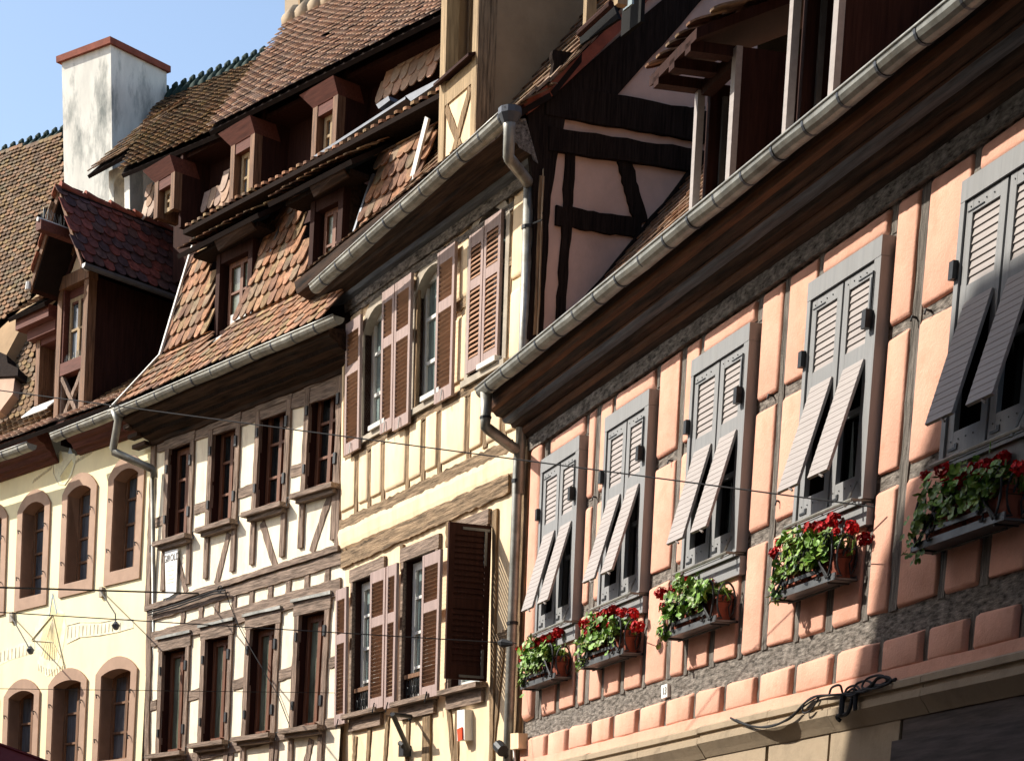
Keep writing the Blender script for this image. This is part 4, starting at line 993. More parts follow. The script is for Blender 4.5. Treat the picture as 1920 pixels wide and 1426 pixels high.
m = MB(); m.prism([onr(-12, 708, .15), onr(28, 704, .15), onr(24, 738, .15), onr(0, 770, .15), onr(-12, 775, .15)], -nr_*.15, 0)
m.prism([onr(-12, 655, .2), onr(12, 665, .2), onr(14, 680, .2), onr(34, 690, .2), onr(33, 704, .2), onr(-12, 706, .2)], -nr_*.2, 1); m.build('chimney', ['sandstone', 'dark_timber'], yel)
# ridge of horned tiles
m = MB()
R0, R1 = A.p(-120, 330, Rh), A.p(520, 99, Rh)
ra = lambda x, y: A.p(x, y, Rh)
pts_r = [(0, 296), (118, 258), (300, 190), (492, 114)]
def ridge_line(x0, y0, x1, y1, n):
    for k in range(n):
        t = (k+.5)/n; x = x0+(x1-x0)*t; y = y0+(y1-y0)*t; c = ra(x, y); d = nn(ra(x1, y1)-ra(x0, y0)); L = np.linalg.norm(ra(x1, y1)-ra(x0, y0))/n
        m.tube([c-d*L*.5-Z3*.03, c+d*L*.45], [.09, .12], 9, 0)
        m.tube([c+d*L*.35+Z3*.05, c+d*L*.42+Z3*.14, c+d*L*.62+Z3*.16, c+d*L*.72+Z3*.08], [.05, .045, .04, .03], 7, 0)
ridge_line(-6, 298, 118, 257, 8); m.build('ridge', ['moss_green'], yel, smooth=True); m = MB()
ridge_line(296, 192, 492, 114, 12)
m.build('ridge', ['moss_green'], yel, smooth=True)
# brown slope right of the chimney, behind the white house's roof
E0, E1 = TE0, TE0+(TE1-TE0)*.28
m = MB()
Q0, Q1 = B.p(298, 190, -4.1), B.p(500, 108, -4.1)
tiles(m, TE0-B.U*.6+Z3*.12, E1+Z3*.0, Q1, Q0, sw=.17, sv=.17, tints=brown, mi=0, lift=.04, clip=[(262, 328), (200, 330), (300, 180), (500, 100), (440, 200), (408, 262), (340, 290)])
m.build('side_roof', ['tile_brown', 'roof_deck'], yel)
# big chimney
uc_ = -flat(wray(-4080, 1870)); CH = Pl(A.p(211, 300, -3.0), uc_)
m = MB()
a, b = CH.uv(116, 112), CH.uv(209, 78)
def ch(x, y): return CH.uv(x, y)
u0, u1 = ch(118, 230)[0], ch(209, 190)[0]; vt = ch(209, 78)[1]-.04; dp_ = 1.30
m.box(CH, u0, u1, -2.5, vt, -dp_, 0, 0)
cm = m.build('chimney', ['chimney_plaster'], yel)
m = MB(); m.box(CH, u0-.07, u1+.05, vt, vt+.09, -dp_-.05, .06, 0)
m.add([CH.P(u0-.07, vt+.09, .06), CH.P(u1+.05, vt+.09, .06), CH.P(u1+.05, vt+.09, -dp_-.05), CH.P(u0-.07, vt+.09, -dp_-.05), CH.P(u0+.1, vt+.17, -.12), CH.P(u1-.12, vt+.17, -.12), CH.P(u1-.12, vt+.17, -dp_+.12), CH.P(u0+.1, vt+.17, -dp_+.12)], [[0, 1, 5, 4], [1, 2, 6, 5], [2, 3, 7, 6], [3, 0, 4, 7], [4, 5, 6, 7]], 1)
m.build('chimney_cap', ['terracotta', 'zinc'], cm)
# small white turret dormer with an arched niche
m = MB(); TH = -2.3
TP = Pl(A.p(243, 340, TH), A.U)
def tq(x, y): return TP.uv(x, y)
a = tq(204, 340)[0]; v_t = tq(243, 303)[1]; v_b = tq(243, 420)[1]
wv = -.02
nich = archpts(tq(213, 350)[0], tq(233, 345)[0], tq(215, 345)[1], tq(224, 325)[1], 8)
m.poly(TP, [(a, v_b), (nich[0][0], v_b)]+nich+[(nich[-1][0], v_b), (0, v_b), (0, v_t), (a, v_t+.02)], -.25, 0, 0)
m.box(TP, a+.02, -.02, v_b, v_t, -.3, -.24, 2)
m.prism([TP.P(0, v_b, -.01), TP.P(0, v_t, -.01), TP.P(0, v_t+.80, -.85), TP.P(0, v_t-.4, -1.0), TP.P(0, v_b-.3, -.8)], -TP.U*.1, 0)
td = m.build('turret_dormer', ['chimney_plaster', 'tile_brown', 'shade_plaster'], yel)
m = MB()
tiles(m, TP.P(a-.22, v_t-.02, .28), TP.P(.22, v_t-.02, .28), TP.P(.22, v_t+.95, -.85), TP.P(a-.22, v_t+.95, -.85), sw=.16, sv=.15, tints=brown, mi=0)
m.build('dormer_roof', ['tile_brown', 'roof_deck'], td)
# gabled dormer over the gutter
hf = .10
def ap(x, y, h=hf): return A.uv(x, y, h)
u0 = ap(103, 700)[0]; u1 = ap(161, 650)[0]; vb = 2.45; vt = ap(162, 520)[1]-.02; uc_m = (u0+u1)/2
m = MB()
m.box(A, u0, u0+.12, vb, vt, hf-.14, hf, 0); m.box(A, u1-.12, u1, vb, vt, hf-.14, hf, 0)
vm = ap(130, 682)[1]
m.box(A, u0+.12, u1-.12, vm-.11, vm+.05, hf-.14, hf-.005, 1); m.box(A, u0-.02, u1+.02, vt, vt+.16, hf-.14, hf+.02, 0)
m.box(A, u0+.12, u1-.12, vt-.2, vt, hf-.34, hf-.1, 1); m.box(A, u0+.12, u0+.16, vm, vt, hf-.34, hf-.02, 1)
m.beam(A, (u0+.14, vm-.12), (u1-.14, vb+.02), .07, h0=hf-.08, h1=hf-.02, uv=True, mi=2); m.beam(A, (u1-.14, vm-.12), (u0+.14, vb+.02), .07, h0=hf-.085, h1=hf-.03, uv=True, mi=2)
m.box(A, u0+.12, u0+.16, vb, vm-.11, hf-.1, hf-.03, 2); m.box(A, u1-.2, u1-.14, vb, vm-.11, hf-.1, hf-.03, 2)
m.box(A, u1-.07, u1-.005, vb-.2, vt+.05, hf-2.9, hf-.14, 3); m.box(A, u0+.005, u0+.07, vb-.2, vt+.05, hf-2.9, hf-.14, 3)
m.box(A, u0+.12, u1-.12, vb, vm, hf-.6, hf-.55, 4)
gd = m.build('gabled_dormer', ['dormer_wood', 'red_brown', 'brown_timber_v', 'dark_brown', 'black'], yel)
sash(gd, A, u0+.20, u1-.12, vm+.06, vt-.12, hf-.14, cols=2, rows=2, fr='light_post', gl='glass_grey', w=.05, bar=.03, name='casement')
q = MB()
for k in range(26):
    uu = u0+.14+(u1-u0-.28)*k/25; q.tube([A.P(uu, vm+.05, hf-.05), A.P(uu+random.uniform(-.03, .03), vm+.16, hf-.05+random.uniform(-.03, .03))], .0035, 3)
    q.tube([A.P(uu, vb, hf-.02), A.P(uu+random.uniform(-.03, .03), vb+.14, hf+.03)], .0035, 3)
q.build('bird_spikes', 'zinc', gd)
# gable and its roof
ah = .50; apx = A.uv(112, 352, ah); fr_ = A.uv(157, 487, ah); fl_ = A.uv(60, 540, ah); au = (fr_[0]+fl_[0])/2; av = apx[1]; fv = (fr_[1]+fl_[1])/2; hw = (fr_[0]-fl_[0])/2; au = apx[0]*.5+au*.5
m = MB()
gv0 = vt+.16; slope = (av-fv)/hw; gt = av-.14
m.poly(A, [(u0+.0, gv0), (u1, gv0), (au, gt-.05)], hf-.12, hf-.03, 0)
m.beam(A, (u0+.02, gv0), (au-.02, gt-.1), .09, h0=hf-.1, h1=hf, uv=True, mi=1); m.beam(A, (u1-.02, gv0), (au+.02, gt-.1), .09, h0=hf-.1, h1=hf, uv=True, mi=1)
m.beam(A, (au, gv0), (au, gt-.2), .08, h0=hf-.1, h1=hf+.005, uv=True, mi=1); m.beam(A, (u0+.22, gv0), (au-.06, gt-.35), .06, h0=hf-.1, h1=hf+.003, uv=True, mi=2)
m.box(A, au-.07, au+.07, av-.62, av-.50, hf-.1, ah+.32, 3)
m.build('gable', ['cream_plaster', 'dormer_wood', 'dark_brown', 'red_brown'], gd)
m = MB(); bk = -2.7
apex0, apex1 = A.P(au, av, ah), A.P(au, av, bk); rf0, rf1 = A.P(au+hw, fv, ah), A.P(au+hw, fv, bk); lf0, lf1 = A.P(au-hw, fv, ah), A.P(au-hw, fv, bk)
dk = [(1, 1, 1), (1.6, .9, .8), (.7, .75, .9), (1.2, .8, .8)]
tiles(m, rf0, rf1, apex1, apex0, sw=.175, sv=.15, tints=dk, mi=5, lift=.03, length=1.9)
tiles(m, lf1, lf0, apex0, apex1, sw=.175, sv=.15, tints=dk, mi=0, lift=.03)
for e, w_ in ((rf0, 1), (lf0, -1)):
    dn = nn(apex0-e); m.prism([apex0-dn*.02, e, e-Z3*.09, apex0-Z3*.12-dn*.02], A.N*.03, 2)
m.prism([lf0-Z3*.06, apex0-Z3*.09, apex1-Z3*.09, lf1-Z3*.06], -Z3*.02, 3); m.prism([rf0-Z3*.06, apex0-Z3*.09, apex1-Z3*.09, rf1-Z3*.06], -Z3*.02, 3)
for k in range(8):
    a_ = apex0+(apex1-apex0)*k/8; b_ = apex0+(apex1-apex0)*(k+1.05)/8; m.tube([a_+Z3*.035, (a_+b_)/2+Z3*.01, b_-Z3*.01], [.052, .042, .040], 9, 4)
m.build('dormer_roof', ['tile_red', 'roof_deck', 'dormer_wood', 'dark_brown', 'terracotta', 'tile_shaded'], gd)
q = MB(); gA = Pl(A.P(au+hw+.04, fv-.03, ah+.02), -A.N)
K = 7
for rr in (.055,):
    vs = []
    for i in (0, 1):
        for k in range(K): t = math.pi+math.pi*k/(K-1); vs.append(gA.P(i*2.9, rr*math.sin(t), -rr*math.cos(t)*1))
    for k in range(K-1): q.add([vs[k], vs[k+1], vs[K+k+1], vs[K+k]], [[0, 1, 2, 3]])
    q.add(vs[:K], [list(range(K))], 1)
q.tube([A.P(au-hw-.03, fv-.05, ah+.03), A.P(au-hw-.03, fv+.05, ah+.02)], .05, 8, 1); q.tube([A.P(au, av-.49, ah+.34), A.P(au, av-.49, hf)], .03, 6, 1)
q.tube([A.P(u1+.03, vt+.22, hf+.05), A.P(u1+.03, vt+.08, hf+.05)], .05, 8, 1)
q.build('dormer_gutter', ['zinc_dark', 'white_metal'], gd)
q = MB()
for k in range(18): c = A.P(au+random.uniform(-.05, .05), av-.47, ah+.3-.4*k/18); q.tube([c, c+np.array([random.uniform(-.05, .05), 0, .13])], .0035, 3)
q.build('bird_spikes', 'zinc', gd)
# small shed dormer left of it
h2 = -.12; s0 = A.uv(66, 700, h2); s1 = A.uv(112, 680, h2); st_ = A.uv(68, 640, h2)[1]; sb = A.uv(66, 760, h2)[1]
m = MB(); m.box(A, s0[0], s0[0]+.11, sb, st_, h2-.3, h2, 0); m.box(A, s0[0]+.11, s1[0], st_-.08, st_, h2-.3, h2-.01, 1)
m.box(A, s0[0]-.1, s1[0], st_, st_+.14, h2-.3, h2+.1, 1); m.box(A, s0[0]-.25, s1[0], st_+.14, st_+.30, h2-.3, h2+.22, 1); m.box(A, s0[0]+.11, s1[0], sb, st_-.08, h2-.4, h2-.36, 2)
sd = m.build('dormer', ['dormer_wood', 'red_brown', 'black'], yel)
sash(sd, A, s0[0]+.2, s0[0]+.75, sb+.03, st_-.1, h2-.25, cols=2, rows=2, fr='dormer_wood', gl='glass_grey', w=.05, bar=.03, name='casement')
q = MB(); q.prism([A.P(s0[0]-.05, sb-.18, h2+.18), A.P(s1[0], sb-.18, h2+.18), A.P(s1[0], sb, h2-.02), A.P(s0[0]-.05, sb, h2-.02)], -Z3*.02); q.build('sill', 'white_metal', sd)
q = MB(); tiles(q, A.P(s0[0]-.35, st_+.32, h2+.32), A.P(s1[0], st_+.32, h2+.32), A.P(s1[0], st_+.85, h2-.4), A.P(s0[0]-.3, st_+.85, h2-.4), sw=.15, sv=.13, tints=brown, mi=0); q.build('dormer_roof', ['tile_brown', 'roof_deck'], sd)
m = MB(); volume(m, A, AL, AR, GA_, 2.3, 0, -8); m.prism([A.P(AL, 2.2, -.2), A.P(AL, 9.5, -4.4), A.P(AL, 2.2, -8)], A.U*.05); m.prism([tl_, tr_, tr_-A.N*4-Z3*6, tl_-A.N*4-Z3*6], -Z3*.1)
m.build('rear_wall', 'shade_plaster', yel)
# ================================================================ THINGS ON THE HOUSES
WHERE = ['window next to the downpipe', 'second window from the downpipe', 'middle window of the pink house', 'last sunlit window before the shadow', 'shaded window at the right edge']
SIZE = ['small and distant', 'full of blooms', 'mostly green', 'large and sunlit', 'dark']
def rack(k, u0, u1):
    """wrought-iron balcony rack: tray, scrolls"""
    vb, hd = 2.44, .20
    t = thing('flower_rack', 'wrought-iron scroll rack with grey tray under the '+WHERE[k], 'flower rack', D, D.P(u0, vb, 0), 'iron flower racks below the pink house windows')
    m = MB(); m.box(D, u0, u1, vb, vb+.012, .03, hd); m.box(D, u0, u1, vb+.012, vb+.045, hd-.012, hd+.0); m.box(D, u0, u1, vb+.012, vb+.03, .03, .04)
    m.build('tray', 'rack_metal', t)
    m = MB(); m.box(D, u0+.18, u1-.18, vb+.075, vb+.10, hd-.005, hd+.01); m.build('bar', 'rack_metal', t)
    def scroll(pl2, cx, cy, r, a0, a1, sg, n=16):
        return [(cx+r*(1-.75*i/n)*math.cos(a0+(a1-a0)*i/n)*sg, cy+r*(1-.75*i/n)*math.sin(a0+(a1-a0)*i/n)) for i in range(n+1)]
    def sc(pts, h, r=.008):
        q = MB(); q.tube([D.P(a, b, h) for a, b in pts], r, 6); q.build('scroll', 'iron', t)
    h = hd+.012
    for sg, ue in ((1, u0), (-1, u1)):
        # big C at the end, reversed diagonal S beside it
        cpts = [(ue+sg*(.04+.07*(1-math.cos(a))), vb+.16+.14*math.sin(a)) for a in np.linspace(-1.5, 1.2, 10)]
        top = cpts[-1]; cpts += scroll(D, top[0]+sg*.035, top[1]-.03, .05, 1.9, 1.9-5.5, sg)[1:]
        sc(cpts, h)
        dg = [(ue+sg*.10, vb+.02), (ue+sg*.30, vb+.22)]; dg += [(ue+sg*.30+sg*.045*math.sin(a), vb+.20+.035*math.cos(a)) for a in np.linspace(.3, 5.6, 12)]
        sc(dg, h)
        dg = [(ue+sg*.07, vb+.02), (ue+sg*.24, vb+.15)]; dg += [(ue+sg*.27+sg*.03*math.sin(a), vb+.13+.05*math.cos(a)) for a in np.linspace(-.3, 4.4, 10)]
        dg += [(ue+sg*(.23+.02*math.cos(a)), vb+.05+.02*math.sin(a)) for a in np.linspace(1, 6, 8)]
        sc(dg, h)
    mid = (u0+u1)/2
    for sg in (1, -1): sc([(mid, vb+.12)]+[(mid+sg*(.06+.045*math.cos(a)), vb+.2+.06*math.sin(a)) for a in np.linspace(-2.6, 3.2, 14)], h, .007)
    for ue in (u0+.01, u1-.01):   # side scroll, square to the wall
        q = MB(); q.tube([D.P(ue, vb+.02, hd)]+[D.P(ue, vb+.15+.13*math.sin(a), .115+.075*math.cos(a)) for a in np.linspace(-1.2, 4.2, 18)]+[D.P(ue, vb+.15+.05*math.sin(a), .11+.035*math.cos(a)) for a in np.linspace(4.2, 0, 8)], .0075, 6)
        q.tube([D.P(ue, vb, .0), D.P(ue, vb+.36, .0)], .01, 6); q.tube([D.P(ue, vb+.005, 0), D.P(ue, vb+.005, hd)], .01, 6); q.build('scroll', 'iron', t)
    m = MB()
    for a, b in ((u0+.1, u1-.12),): m.tube([D.P(a, vb-.0, .0), D.P(a, vb-.005, hd-.01)], .008, 5); m.tube([D.P(b, vb-.0, .0), D.P(b, vb-.005, hd-.01)], .008, 5); m.tube([D.P(a, vb-.02, .10), D.P(b, vb-.02, .10)], .008, 5)
    m.build('support', 'iron', t)
    return vb+.014
def leaf(m, c, nr, size):
    """round, scalloped, slightly cupped geranium leaf"""
    nr = nn(nr); a = nn(np.cross(nr, [.3, .2, .93])); b = np.cross(nr, a); n = 9; ph = random.uniform(0, 6.28)
    vs = [c-nr*size*.16]
    for i in range(n):
        t = ph+5.7*i/(n-1); r = size*(.88+.16*(i % 2)); vs.append(c+a*r*math.cos(t)+b*r*math.sin(t)+nr*size*random.uniform(-.02, .14))
    k = random.uniform(.55, 1.35); g = random.uniform(.85, 1.2)
    m.add(vs, [[0, i, i+1] for i in range(1, n)], 0, (k*g, k, k*random.uniform(.6, 1)))
def bloom(m, c, R):
    n = 60
    for i in range(n):
        d = rng.normal(size=3); d /= np.linalg.norm(d); d[2] = d[2]*.8+.15
        q = c+d*R*random.uniform(.55, 1.0); nr = nn(d+rng.normal(size=3)*.35); a = nn(np.cross(nr, [.2, .4, .9])); b = np.cross(nr, a); s = R*random.uniform(.26, .40)
        vs = [q]; k = random.uniform(.55, 1.3)
        for e in range(10): t = e*.628; r = s*(1 if e % 2 == 0 else .72); vs.append(q+a*r*math.cos(t)+b*r*math.sin(t)+nr*s*.25)
        m.add(vs, [[0, 1+e, 1+(e+1) % 10] for e in range(10)], 0, (k, k, k*random.uniform(.6, 1.4)))
BL_ = [  # blossom heads in the photograph: (x, y, distance from wall, radius)
 [(990, 1226, .16, .06), (978, 1218, .2, .05), (1005, 1212, .16, .06), (1012, 1206, .18, .06), (1022, 1200, .12, .055), (1045, 1187, .12, .055), (1033, 1195, .1, .05), (980, 1235, .2, .045)],
 [(1095, 1170, .16, .06), (1108, 1178, .2, .06), (1117, 1165, .14, .06), (1130, 1157, .14, .06), (1124, 1172, .2, .055), (1140, 1150, .1, .055), (1166, 1149, .12, .05), (1187, 1151, .14, .055), (1195, 1175, .2, .06), (1145, 1173, .22, .04), (1104, 1190, .22, .05), (1150, 1143, .1, .045)],
 [(1241, 1113, .2, .058), (1273, 1096, .1, .055), (1283, 1092, .12, .05), (1265, 1104, .12, .04), (1301, 1102, .16, .05), (1323, 1099, .1, .03), (1332, 1093, .1, .035), (1243, 1137, .22, .035), (1278, 1109, .18, .03)],
 [(1461, 1020, .12, .04), (1476, 1011, .12, .045), (1452, 1038, .2, .045), (1488, 1019, .16, .035), (1522, 992, .12, .06), (1540, 996, .14, .055), (1563, 975, .12, .055), (1557, 984, .16, .05), (1597, 990, .14, .05), (1568, 997, .2, .03), (1622, 1010, .2, .05)],
 [(1735, 893, .2, .035), (1770, 880, .1, .055), (1782, 900, .2, .06), (1812, 893, .18, .06), (1832, 883, .16, .06), (1850, 876, .14, .055), (1880, 862, .1, .05), (1912, 878, .2, .05), (1800, 905, .2, .05)]]
RK = []
for k, (xl, yl, xr, yr) in enumerate([(975, 1294, 1040, 1269), (1085, 1254, 1168, 1228), (1242, 1199, 1341, 1169), (1444, 1127, 1565, 1080), (1707, 1031, 1882, 973)]):
    a, b = D.uv(xl, yl, .2), D.uv(xr, yr, .2)
    RK.append((a[0], b[0]))
for k, (u0, u1) in enumerate(RK):
    z = rack(k, u0, u1)
    t = thing('geranium_planter', 'trough of red geraniums, '+SIZE[k]+', below the '+WHERE[k], 'flower box', D, D.P(u0+.05, z, .1), 'geranium boxes of the pink house')
    m = MB(); a, b = u0+.1, u1-.03; h0, h1 = .045, .175
    for c, d in ((a, (a+b)/2-.01), ((a+b)/2+.01, b)):
        m.add([D.P(c+.02, z, h0+.015), D.P(d-.02, z, h0+.015), D.P(d-.02, z, h1-.015), D.P(c+.02, z, h1-.015), D.P(c, z+.17, h0), D.P(d, z+.17, h0), D.P(d, z+.17, h1), D.P(c, z+.17, h1)], [[0, 1, 2, 3], [0, 1, 5, 4], [1, 2, 6, 5], [2, 3, 7, 6], [3, 0, 4, 7]])
        m.box(D, c-.008, d+.008, z+.155, z+.18, h1, h1+.01); m.box(D, c-.008, d+.008, z+.155, z+.18, h0-.01, h0); m.box(D, d, d+.01, z+.155, z+.18, h0, h1)
        m.box(D, c+.004, d-.004, z+.13, z+.15, h0+.004, h1-.004, 1)
    m.build('trough', ['terracotta', 'soil'], t)
    m = MB()
    for c in (a, (a+b)/2+.02, b-.08):
        for q in range(9):
            p0 = D.P(c+random.uniform(0, .15), z+.14, .1); m.tube([p0, p0+D.U*random.uniform(-.08, .08)+D.N*random.uniform(-.02, .06)+Z3*random.uniform(.06, .16)], .005, 4)
    nl = 430
    for i in range(nl):
        s = random.random(); uu = a-.05+(b-a+.0)*s; side = random.random()
        top = .15*math.sin(math.pi*min(1, s*1.1+.05))+.07+.03*math.sin(s*17+k)
        if side < .55: hh = .17+.11*random.random(); vv = z+random.uniform(.10 if s > .15 else .0, .17+top); nr = D.N*1.0+Z3*.6+rng.normal(size=3)*.5
        else: hh = random.uniform(.04, .22); vv = z+.13+top*random.uniform(.3, 1.05); nr = Z3*1.0+D.N*.4+rng.normal(size=3)*.5
        if s < .12: vv -= random.uniform(0, .10)
        if s > .82: vv += .05
        if random.random() < .07: vv += random.uniform(-.10, .09); uu += random.uniform(-.10, .10)
        leaf(m, D.P(uu, vv, hh), nr, random.uniform(.023, .041))
    m.build('foliage', 'leaf', t)
    for (x, y, h, R) in BL_[k]:
        m = MB(); c = D.p(x, y, h); bloom(m, c, R*1.02); 
        m.build('blossom', 'petal', t)
    m = MB()
    for (x, y, h, R) in BL_[k]:
        c = D.p(x, y, h); u, v, _ = D.loc(c); m.tube([c-Z3*R*.3, D.P(min(max(u, a), b), z+.16, .11)], .004, 4)
    m.each('stem', 'leaf', t)
# overhead wires
def wire(pts, r, label, sag=.0):
    m = MB(); P = []
    for i in range(len(pts)-1):
        a, b = np.array(pts[i]), np.array(pts[i+1])
        for k in range(12): q = a+(b-a)*k/12; q = q-Z3*sag*4*(k/12)*(1-k/12); P.append(q)
    P.append(np.array(pts[-1])); m.tube(P, r, 6)
    return single('overhead_wire', m, 'cable', label, 'wire', D, P[-1])
def ray_at(x, y, dist): r = wray(x, y); return r/np.linalg.norm(r)*dist
w1 = D.p(1640, 950, .10)
wire([ray_at(-20, 729, 22), ray_at(955, 859, 17.2), w1], .0048, 'long black cable strung across all facades to a pink-house window')
wire([ray_at(-20, 1100, 24), B.p(372, 1112, .12)], .011, 'thick black cable crossing the yellow house towards the ledge of the white house')
wire([ray_at(-20, 1146, 22), C.p(940, 1204, .25), C.p(968, 1205, .16)], .005, 'thin middle wire ending at the small black insulator on the downpipe')
wire([ray_at(-20, 1290, 24), B.p(627, 1298, .06)], .0035, 'thinnest and lowest wire, ending on the white house beside the brown shutter')
m = MB(); c = C.p(944, 1205, .25); d = C.p(962, 1206, .2); m.tube([c-(d-c)*.5, c, d], [.02, .045, .015], 8)
single('insulator', m, 'iron', 'small black wire insulator in front of the long downpipe', 'insulator', C, d)
# cable along the white house's ledge
m = MB(); pts = [B.p(278, 1148, .07), B.p(330, 1133, .08), B.p(372, 1118, .09), B.p(400, 1108, .09), B.p(422, 1106, .1)]; m.tube(pts, .012, 5); m.tube([q-Z3*.03 for q in pts], .010, 5)
m.tube([B.p(422, 1106, .1), B.p(428, 1125, .05), B.p(446, 1170, .04), B.p(470, 1215, .04), B.p(520, 1300, .03), B.p(545, 1365, .03)], .006, 5)
m.tube([B.p(412, 1104, .1)+B.U*.05*math.cos(t)+Z3*.04*math.sin(t) for t in np.linspace(0, 9, 20)], .008, 5)
single('cable', m, 'cable', 'black cables along the timber ledge of the white house', 'cable', B, pts[0])
# cable tangle on the stone ledge of the pink house
m = MB()
def cab(pts, r=.008):
    P = [D.p(x, y, h) for x, y, h in pts]; Q = []
    for i in range(len(P)-1):
        p0, p1, p2, p3 = P[max(i-1, 0)], P[i], P[i+1], P[min(i+2, len(P)-1)]
        for k in range(6):
            t = k/6; Q.append(.5*((2*p1)+(-p0+p2)*t+(2*p0-5*p1+4*p2-p3)*t*t+(-p0+3*p1-3*p2+p3)*t**3))
    m.tube(Q+[P[-1]], r, 6)
cab([(1370, 1345, .13), (1400, 1358, .15), (1440, 1362, .16), (1480, 1345, .16), (1520, 1308, .15), (1560, 1302, .15), (1600, 1300, .14)])
cab([(1380, 1348, .14), (1420, 1362, .15), (1475, 1350, .15), (1505, 1325, .15), (1540, 1305, .14), (1590, 1302, .14)], .006)
cab([(1530, 1304, .15), (1508, 1318, .16), (1506, 1335, .16), (1520, 1330, .15), (1535, 1308, .14)], .007)
cab([(1555, 1300, .12), (1560, 1288, .14), (1575, 1284, .14), (1582, 1300, .12), (1600, 1290, .15), (1612, 1300, .12)], .008)
for x0, y0, rx, ry in ((1598, 1294, 14, 9), (1618, 1286, 18, 10), (1640, 1278, 24, 12), (1655, 1276, 16, 8)):
    cab([(x0+rx*math.cos(t)*(1+.15*math.sin(3*t)), y0-rx*.22*math.cos(t)+ry*math.sin(t), .12+.03*math.sin(t)) for t in np.linspace(0, 6.6, 9)], .008)
cab([(1590, 1300, .13), (1625, 1290, .14), (1650, 1268, .15), (1672, 1278, .12), (1640, 1288, .13), (1680, 1272, .12)], .01)
cab([(1600, 1300, .14), (1590, 1335, .15), (1570, 1342, .15), (1575, 1350, .14)], .014); cab([(1580, 1305, .14), (1577, 1340, .16)], .02); cab([(1605, 1298, .14), (1603, 1330, .15)], .015)
cab([(1630, 1285, .14), (1680, 1279, .1), (1800, 1256, .09), (1930, 1228, .08)], .008)
single('cable_tangle', m, 'cable', 'tangle of black cables on the stone ledge above the pink house ground floor', 'cable', D, D.P(-13.2, 1.7, .1))
# thin wires hanging on the pink plaster
# house number and plate on the pink house
FNT = None
def text(s, pl, x, y, size, h, matn, name, parent=None, wx=1.0):
    cu = bpy.data.curves.new(name, 'FONT'); cu.body = s; cu.size = size; cu.extrude = .001; cu.align_x = 'CENTER'; cu.align_y = 'CENTER'
    ob = bpy.data.objects.new(name, cu); C0.objects.link(ob)
    R = np.array([pl.U*wx, pl.V, pl.N]).T; p = pl.p(x, y, h); ob.matrix_world = Matrix([list(R[i])+[p[i]] for i in range(3)]+[[0, 0, 0, 1]])
    bpy.context.view_layer.update(); dg = bpy.context.evaluated_depsgraph_get(); me = bpy.data.meshes.new_from_object(ob.evaluated_get(dg)); mw = ob.matrix_world.copy()
    bpy.data.objects.remove(ob); me.materials.clear(); me.materials.append(MATS[matn]); o2 = bpy.data.objects.new(name, me); C0.objects.link(o2)
    if parent: o2.parent = parent; o2.matrix_parent_inverse = Matrix(); o2.matrix_basis = parent.matrix_world.inverted() @ mw
    else: o2.matrix_world = mw
    return o2
t = thing('house_number', 'small white plate reading 13 on the grey beam', 'number plate', D, D.p(1246, 1308, .02))
m = MB(); m.px(D, [(1240, 1284), (1251, 1281), (1251, 1305), (1240, 1309)], .0, .03); m.build('plate', 'sign_white', t)
text('13', D, 1245.6, 1295, .085, .034, 'sign_ink', 'numerals', t)
t = thing('hanging_sign', 'tall white sign reading GIROLD below a window of the white house', 'sign', B, B.p(325, 1118, .05))
m = MB(); m.px(B, [(309, 1034), (333, 1028), (330, 1110), (311, 1122)], .035, .05); m.px(B, [(306, 1122), (336, 1112), (336, 1117), (306, 1127)], .0, .06, 1); m.build('board', ['sign_white', 'cable'], t)
text('GIROLD', B, 321, 1045.5, .125, .053, 'sign_ink', 'lettering', t, .88)
m = MB()
for k, (w, y) in enumerate(((.10, 1062), (.2, 1070), (.14, 1078), (.16, 1086), (.18, 1092))): c = B.uv(320, y-1, .05); m.box(B, c[0]-w/2, c[0]+w/2, c[1]-.006, c[1]+.006, .05, .053)
m.build('small_print', 'paint_line', t)
# sundial gnomons on the yellow wall
for nm, a, b, c in (('right', (188, 1106), (216, 1150), (217, 1172)), ('left', (20, 1153), (53, 1211), (57, 1218))):
    t = thing('wall_lamp', ('dark lamp on a thin arm right of the sundial' if nm == 'right' else 'dark lamp on a thin arm left of the sundial'), 'lamp', A, A.p(*a, 0), 'lamps lighting the sundial')
    m = MB(); m.px(A, [(a[0]-3, a[1]-6), (a[0]+3, a[1]-7), (a[0]+3, a[1]+11), (a[0]-3, a[1]+13)], 0, .05); m.build('bracket', 'grey_stone', t)
    m = MB(); m.tube([A.p(*a, .04), A.p(*b, .5), A.p(b[0]+1, c[1]-5, .52)], .010, 6); m.build('arm', 'iron', t)
    m = MB(); m.tube([A.p(c[0], c[1]-7, .52), A.p(c[0], c[1], .52), A.p(c[0]+1, c[1]+6, .52)], [.02, .06, .035], 10); m.build('lamp_head', 'zinc_dark', t)
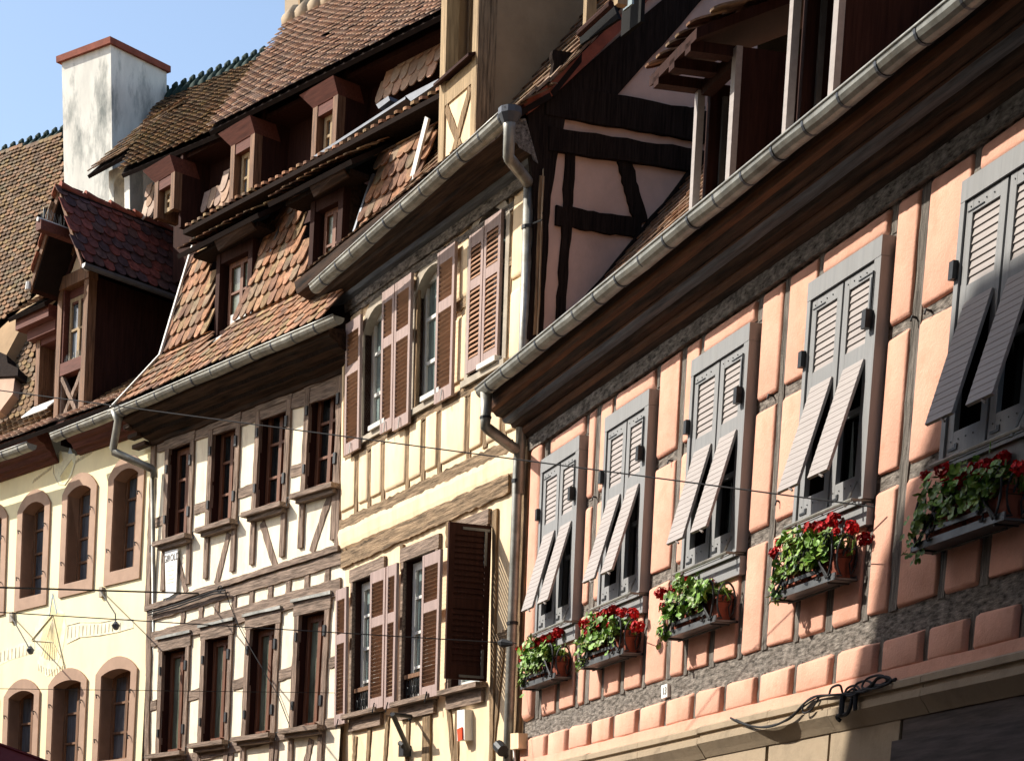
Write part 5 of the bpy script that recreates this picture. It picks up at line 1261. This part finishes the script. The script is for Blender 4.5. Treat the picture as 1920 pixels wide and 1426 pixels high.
# emergency lamp and bracket on the cream house
m = MB(); m.px(C, [(857, 1331), (871, 1329), (871, 1386), (857, 1388)], 0, .10, 0); m.px(C, [(857, 1366), (865, 1362), (866, 1385), (858, 1389)], .10, .12, 1)
single('siren_box', m, ['sign_white', 'red_plastic'], 'narrow white box with a red lower end on the cream wall', 'alarm', C, C.p(864, 1388, 0))
m = MB(); b0 = C.p(768, 1404, .02)
m.tube([C.p(736, 1338, .42), C.p(766, 1404, .06)], .028, 8); m.tube([C.p(734, 1338, .4), C.p(770, 1342, .06), C.p(769, 1348, .05)], .022, 8); m.box(C, *sorted((C.uv(762, 1410)[0], C.uv(771, 1410)[0])), C.uv(765, 1418)[1], C.uv(765, 1398)[1], .0, .10); m.tube([C.p(750, 1392, .1), C.p(756, 1398, .1)], .03, 6)
single('wall_bracket', m, 'iron', 'black iron wall bracket on the cream house below the middle shutters', 'bracket', C, b0)
m = MB(); m.px(D, [(957, 1374), (972, 1373), (972, 1402), (957, 1404)], .04, .14, 0); m.tube([D.p(964, 1404, .1), D.p(966, 1440, .1)], .014, 5, 1)
single('junction_box', m, ['cream_plaster', 'sign_white'], 'small cream junction box beside the bottom of the downpipe at the pink house corner', 'junction box', D, D.p(966, 1404, .04))
m = MB(); c = C.p(938, 1402, .3); m.tube([c-C.U*.05+Z3*.03, c+C.U*.06-Z3*.03], .06, 10); m.tube([c, C.p(955, 1425, .05)], .03, 8)
single('floodlight', m, 'iron', 'black spotlight at the lower edge beside the cream house downpipe', 'lamp', C, C.p(955, 1425, 0))
# awning corner
m = MB(); q = [ray_at(-60, 1375, 13.5), ray_at(0, 1395, 13.4), ray_at(90, 1428, 13.0), ray_at(120, 1500, 12.6), ray_at(-60, 1560, 12.4)]
m.prism(q, -Z3*.04); m.tube([q[0], q[1], q[2], q[3]], .012, 6)
single('awning', m, 'awning_red', 'dark red awning corner in the bottom left', 'awning', A, q[1])
# ---------------------------------------------------------------- ground and the house across the street
m = MB(); m.add([(-150, -60, GROUND), (150, -60, GROUND), (150, 240, GROUND), (-150, 240, GROUND)], [[0, 1, 2, 3]])
g = m.build('ground', 'asphalt'); g['kind'] = 'structure'; g['label'] = 'street paving'
op = thing('opposite_house', 'plastered gabled house across the street', 'house', D, D.P(-22, GROUND, 9))
def edge(v): return -22.3-.0+(v-10.3)/2.03-.05     # left roof edge: casts the slanting shadow on the pink house
# wall point (u,v) is shaded from (u-.6*9, v+.85*9)
pts = [(-13.34, 1.28), (-13.03, 2.48), (-12.52, 3.24), (-12.14, 3.72)]
S_ = [(u-.6*9, v+.85*9) for u, v in pts]
sl = (S_[-1][1]-S_[1][1])/(S_[-1][0]-S_[1][0])
apex = (S_[-1][0]+.15, S_[-1][1]+.12)
m = MB()
m.poly(D, [(S_[0][0]-.35, GROUND), (-11.5, GROUND), (-11.5, apex[1]), apex, S_[-1], S_[1], S_[0]], 9, 15)
m.build('wall', 'shade_plaster', op)
m = MB(); m.box(D, -16.2, 14, GROUND, 19, 9.3, 15); m.build('sky_block', 'shade_plaster', op)  # unseen tall block, added to hold sky light off the pink facade
o3 = thing('unseen_house', 'unseen plastered house beside the camera, added to block sky light on the pink house', 'house', D, D.P(-10.4, GROUND, 0))
m = MB(); m.box(D, -10.4, 14, GROUND, 11, -8, -.3); m.box(D, -10.4, 14, 5.2, 5.4, -.3, .5); m.build('wall', 'shade_plaster', o3)  # out of view; put in to cut the sky light reaching the pink wall
o2 = thing('unseen_row', 'unseen row of plastered houses across the street, added to block low sky light', 'house', D, D.P(-60, GROUND, 9))
m = MB(); m.box(D, -75, -22.6, GROUND, 5.6, 9.2, 15); m.build('wall', 'shade_plaster', o2)  # unseen row, added to shut off the lower sky across the street
strip_root()
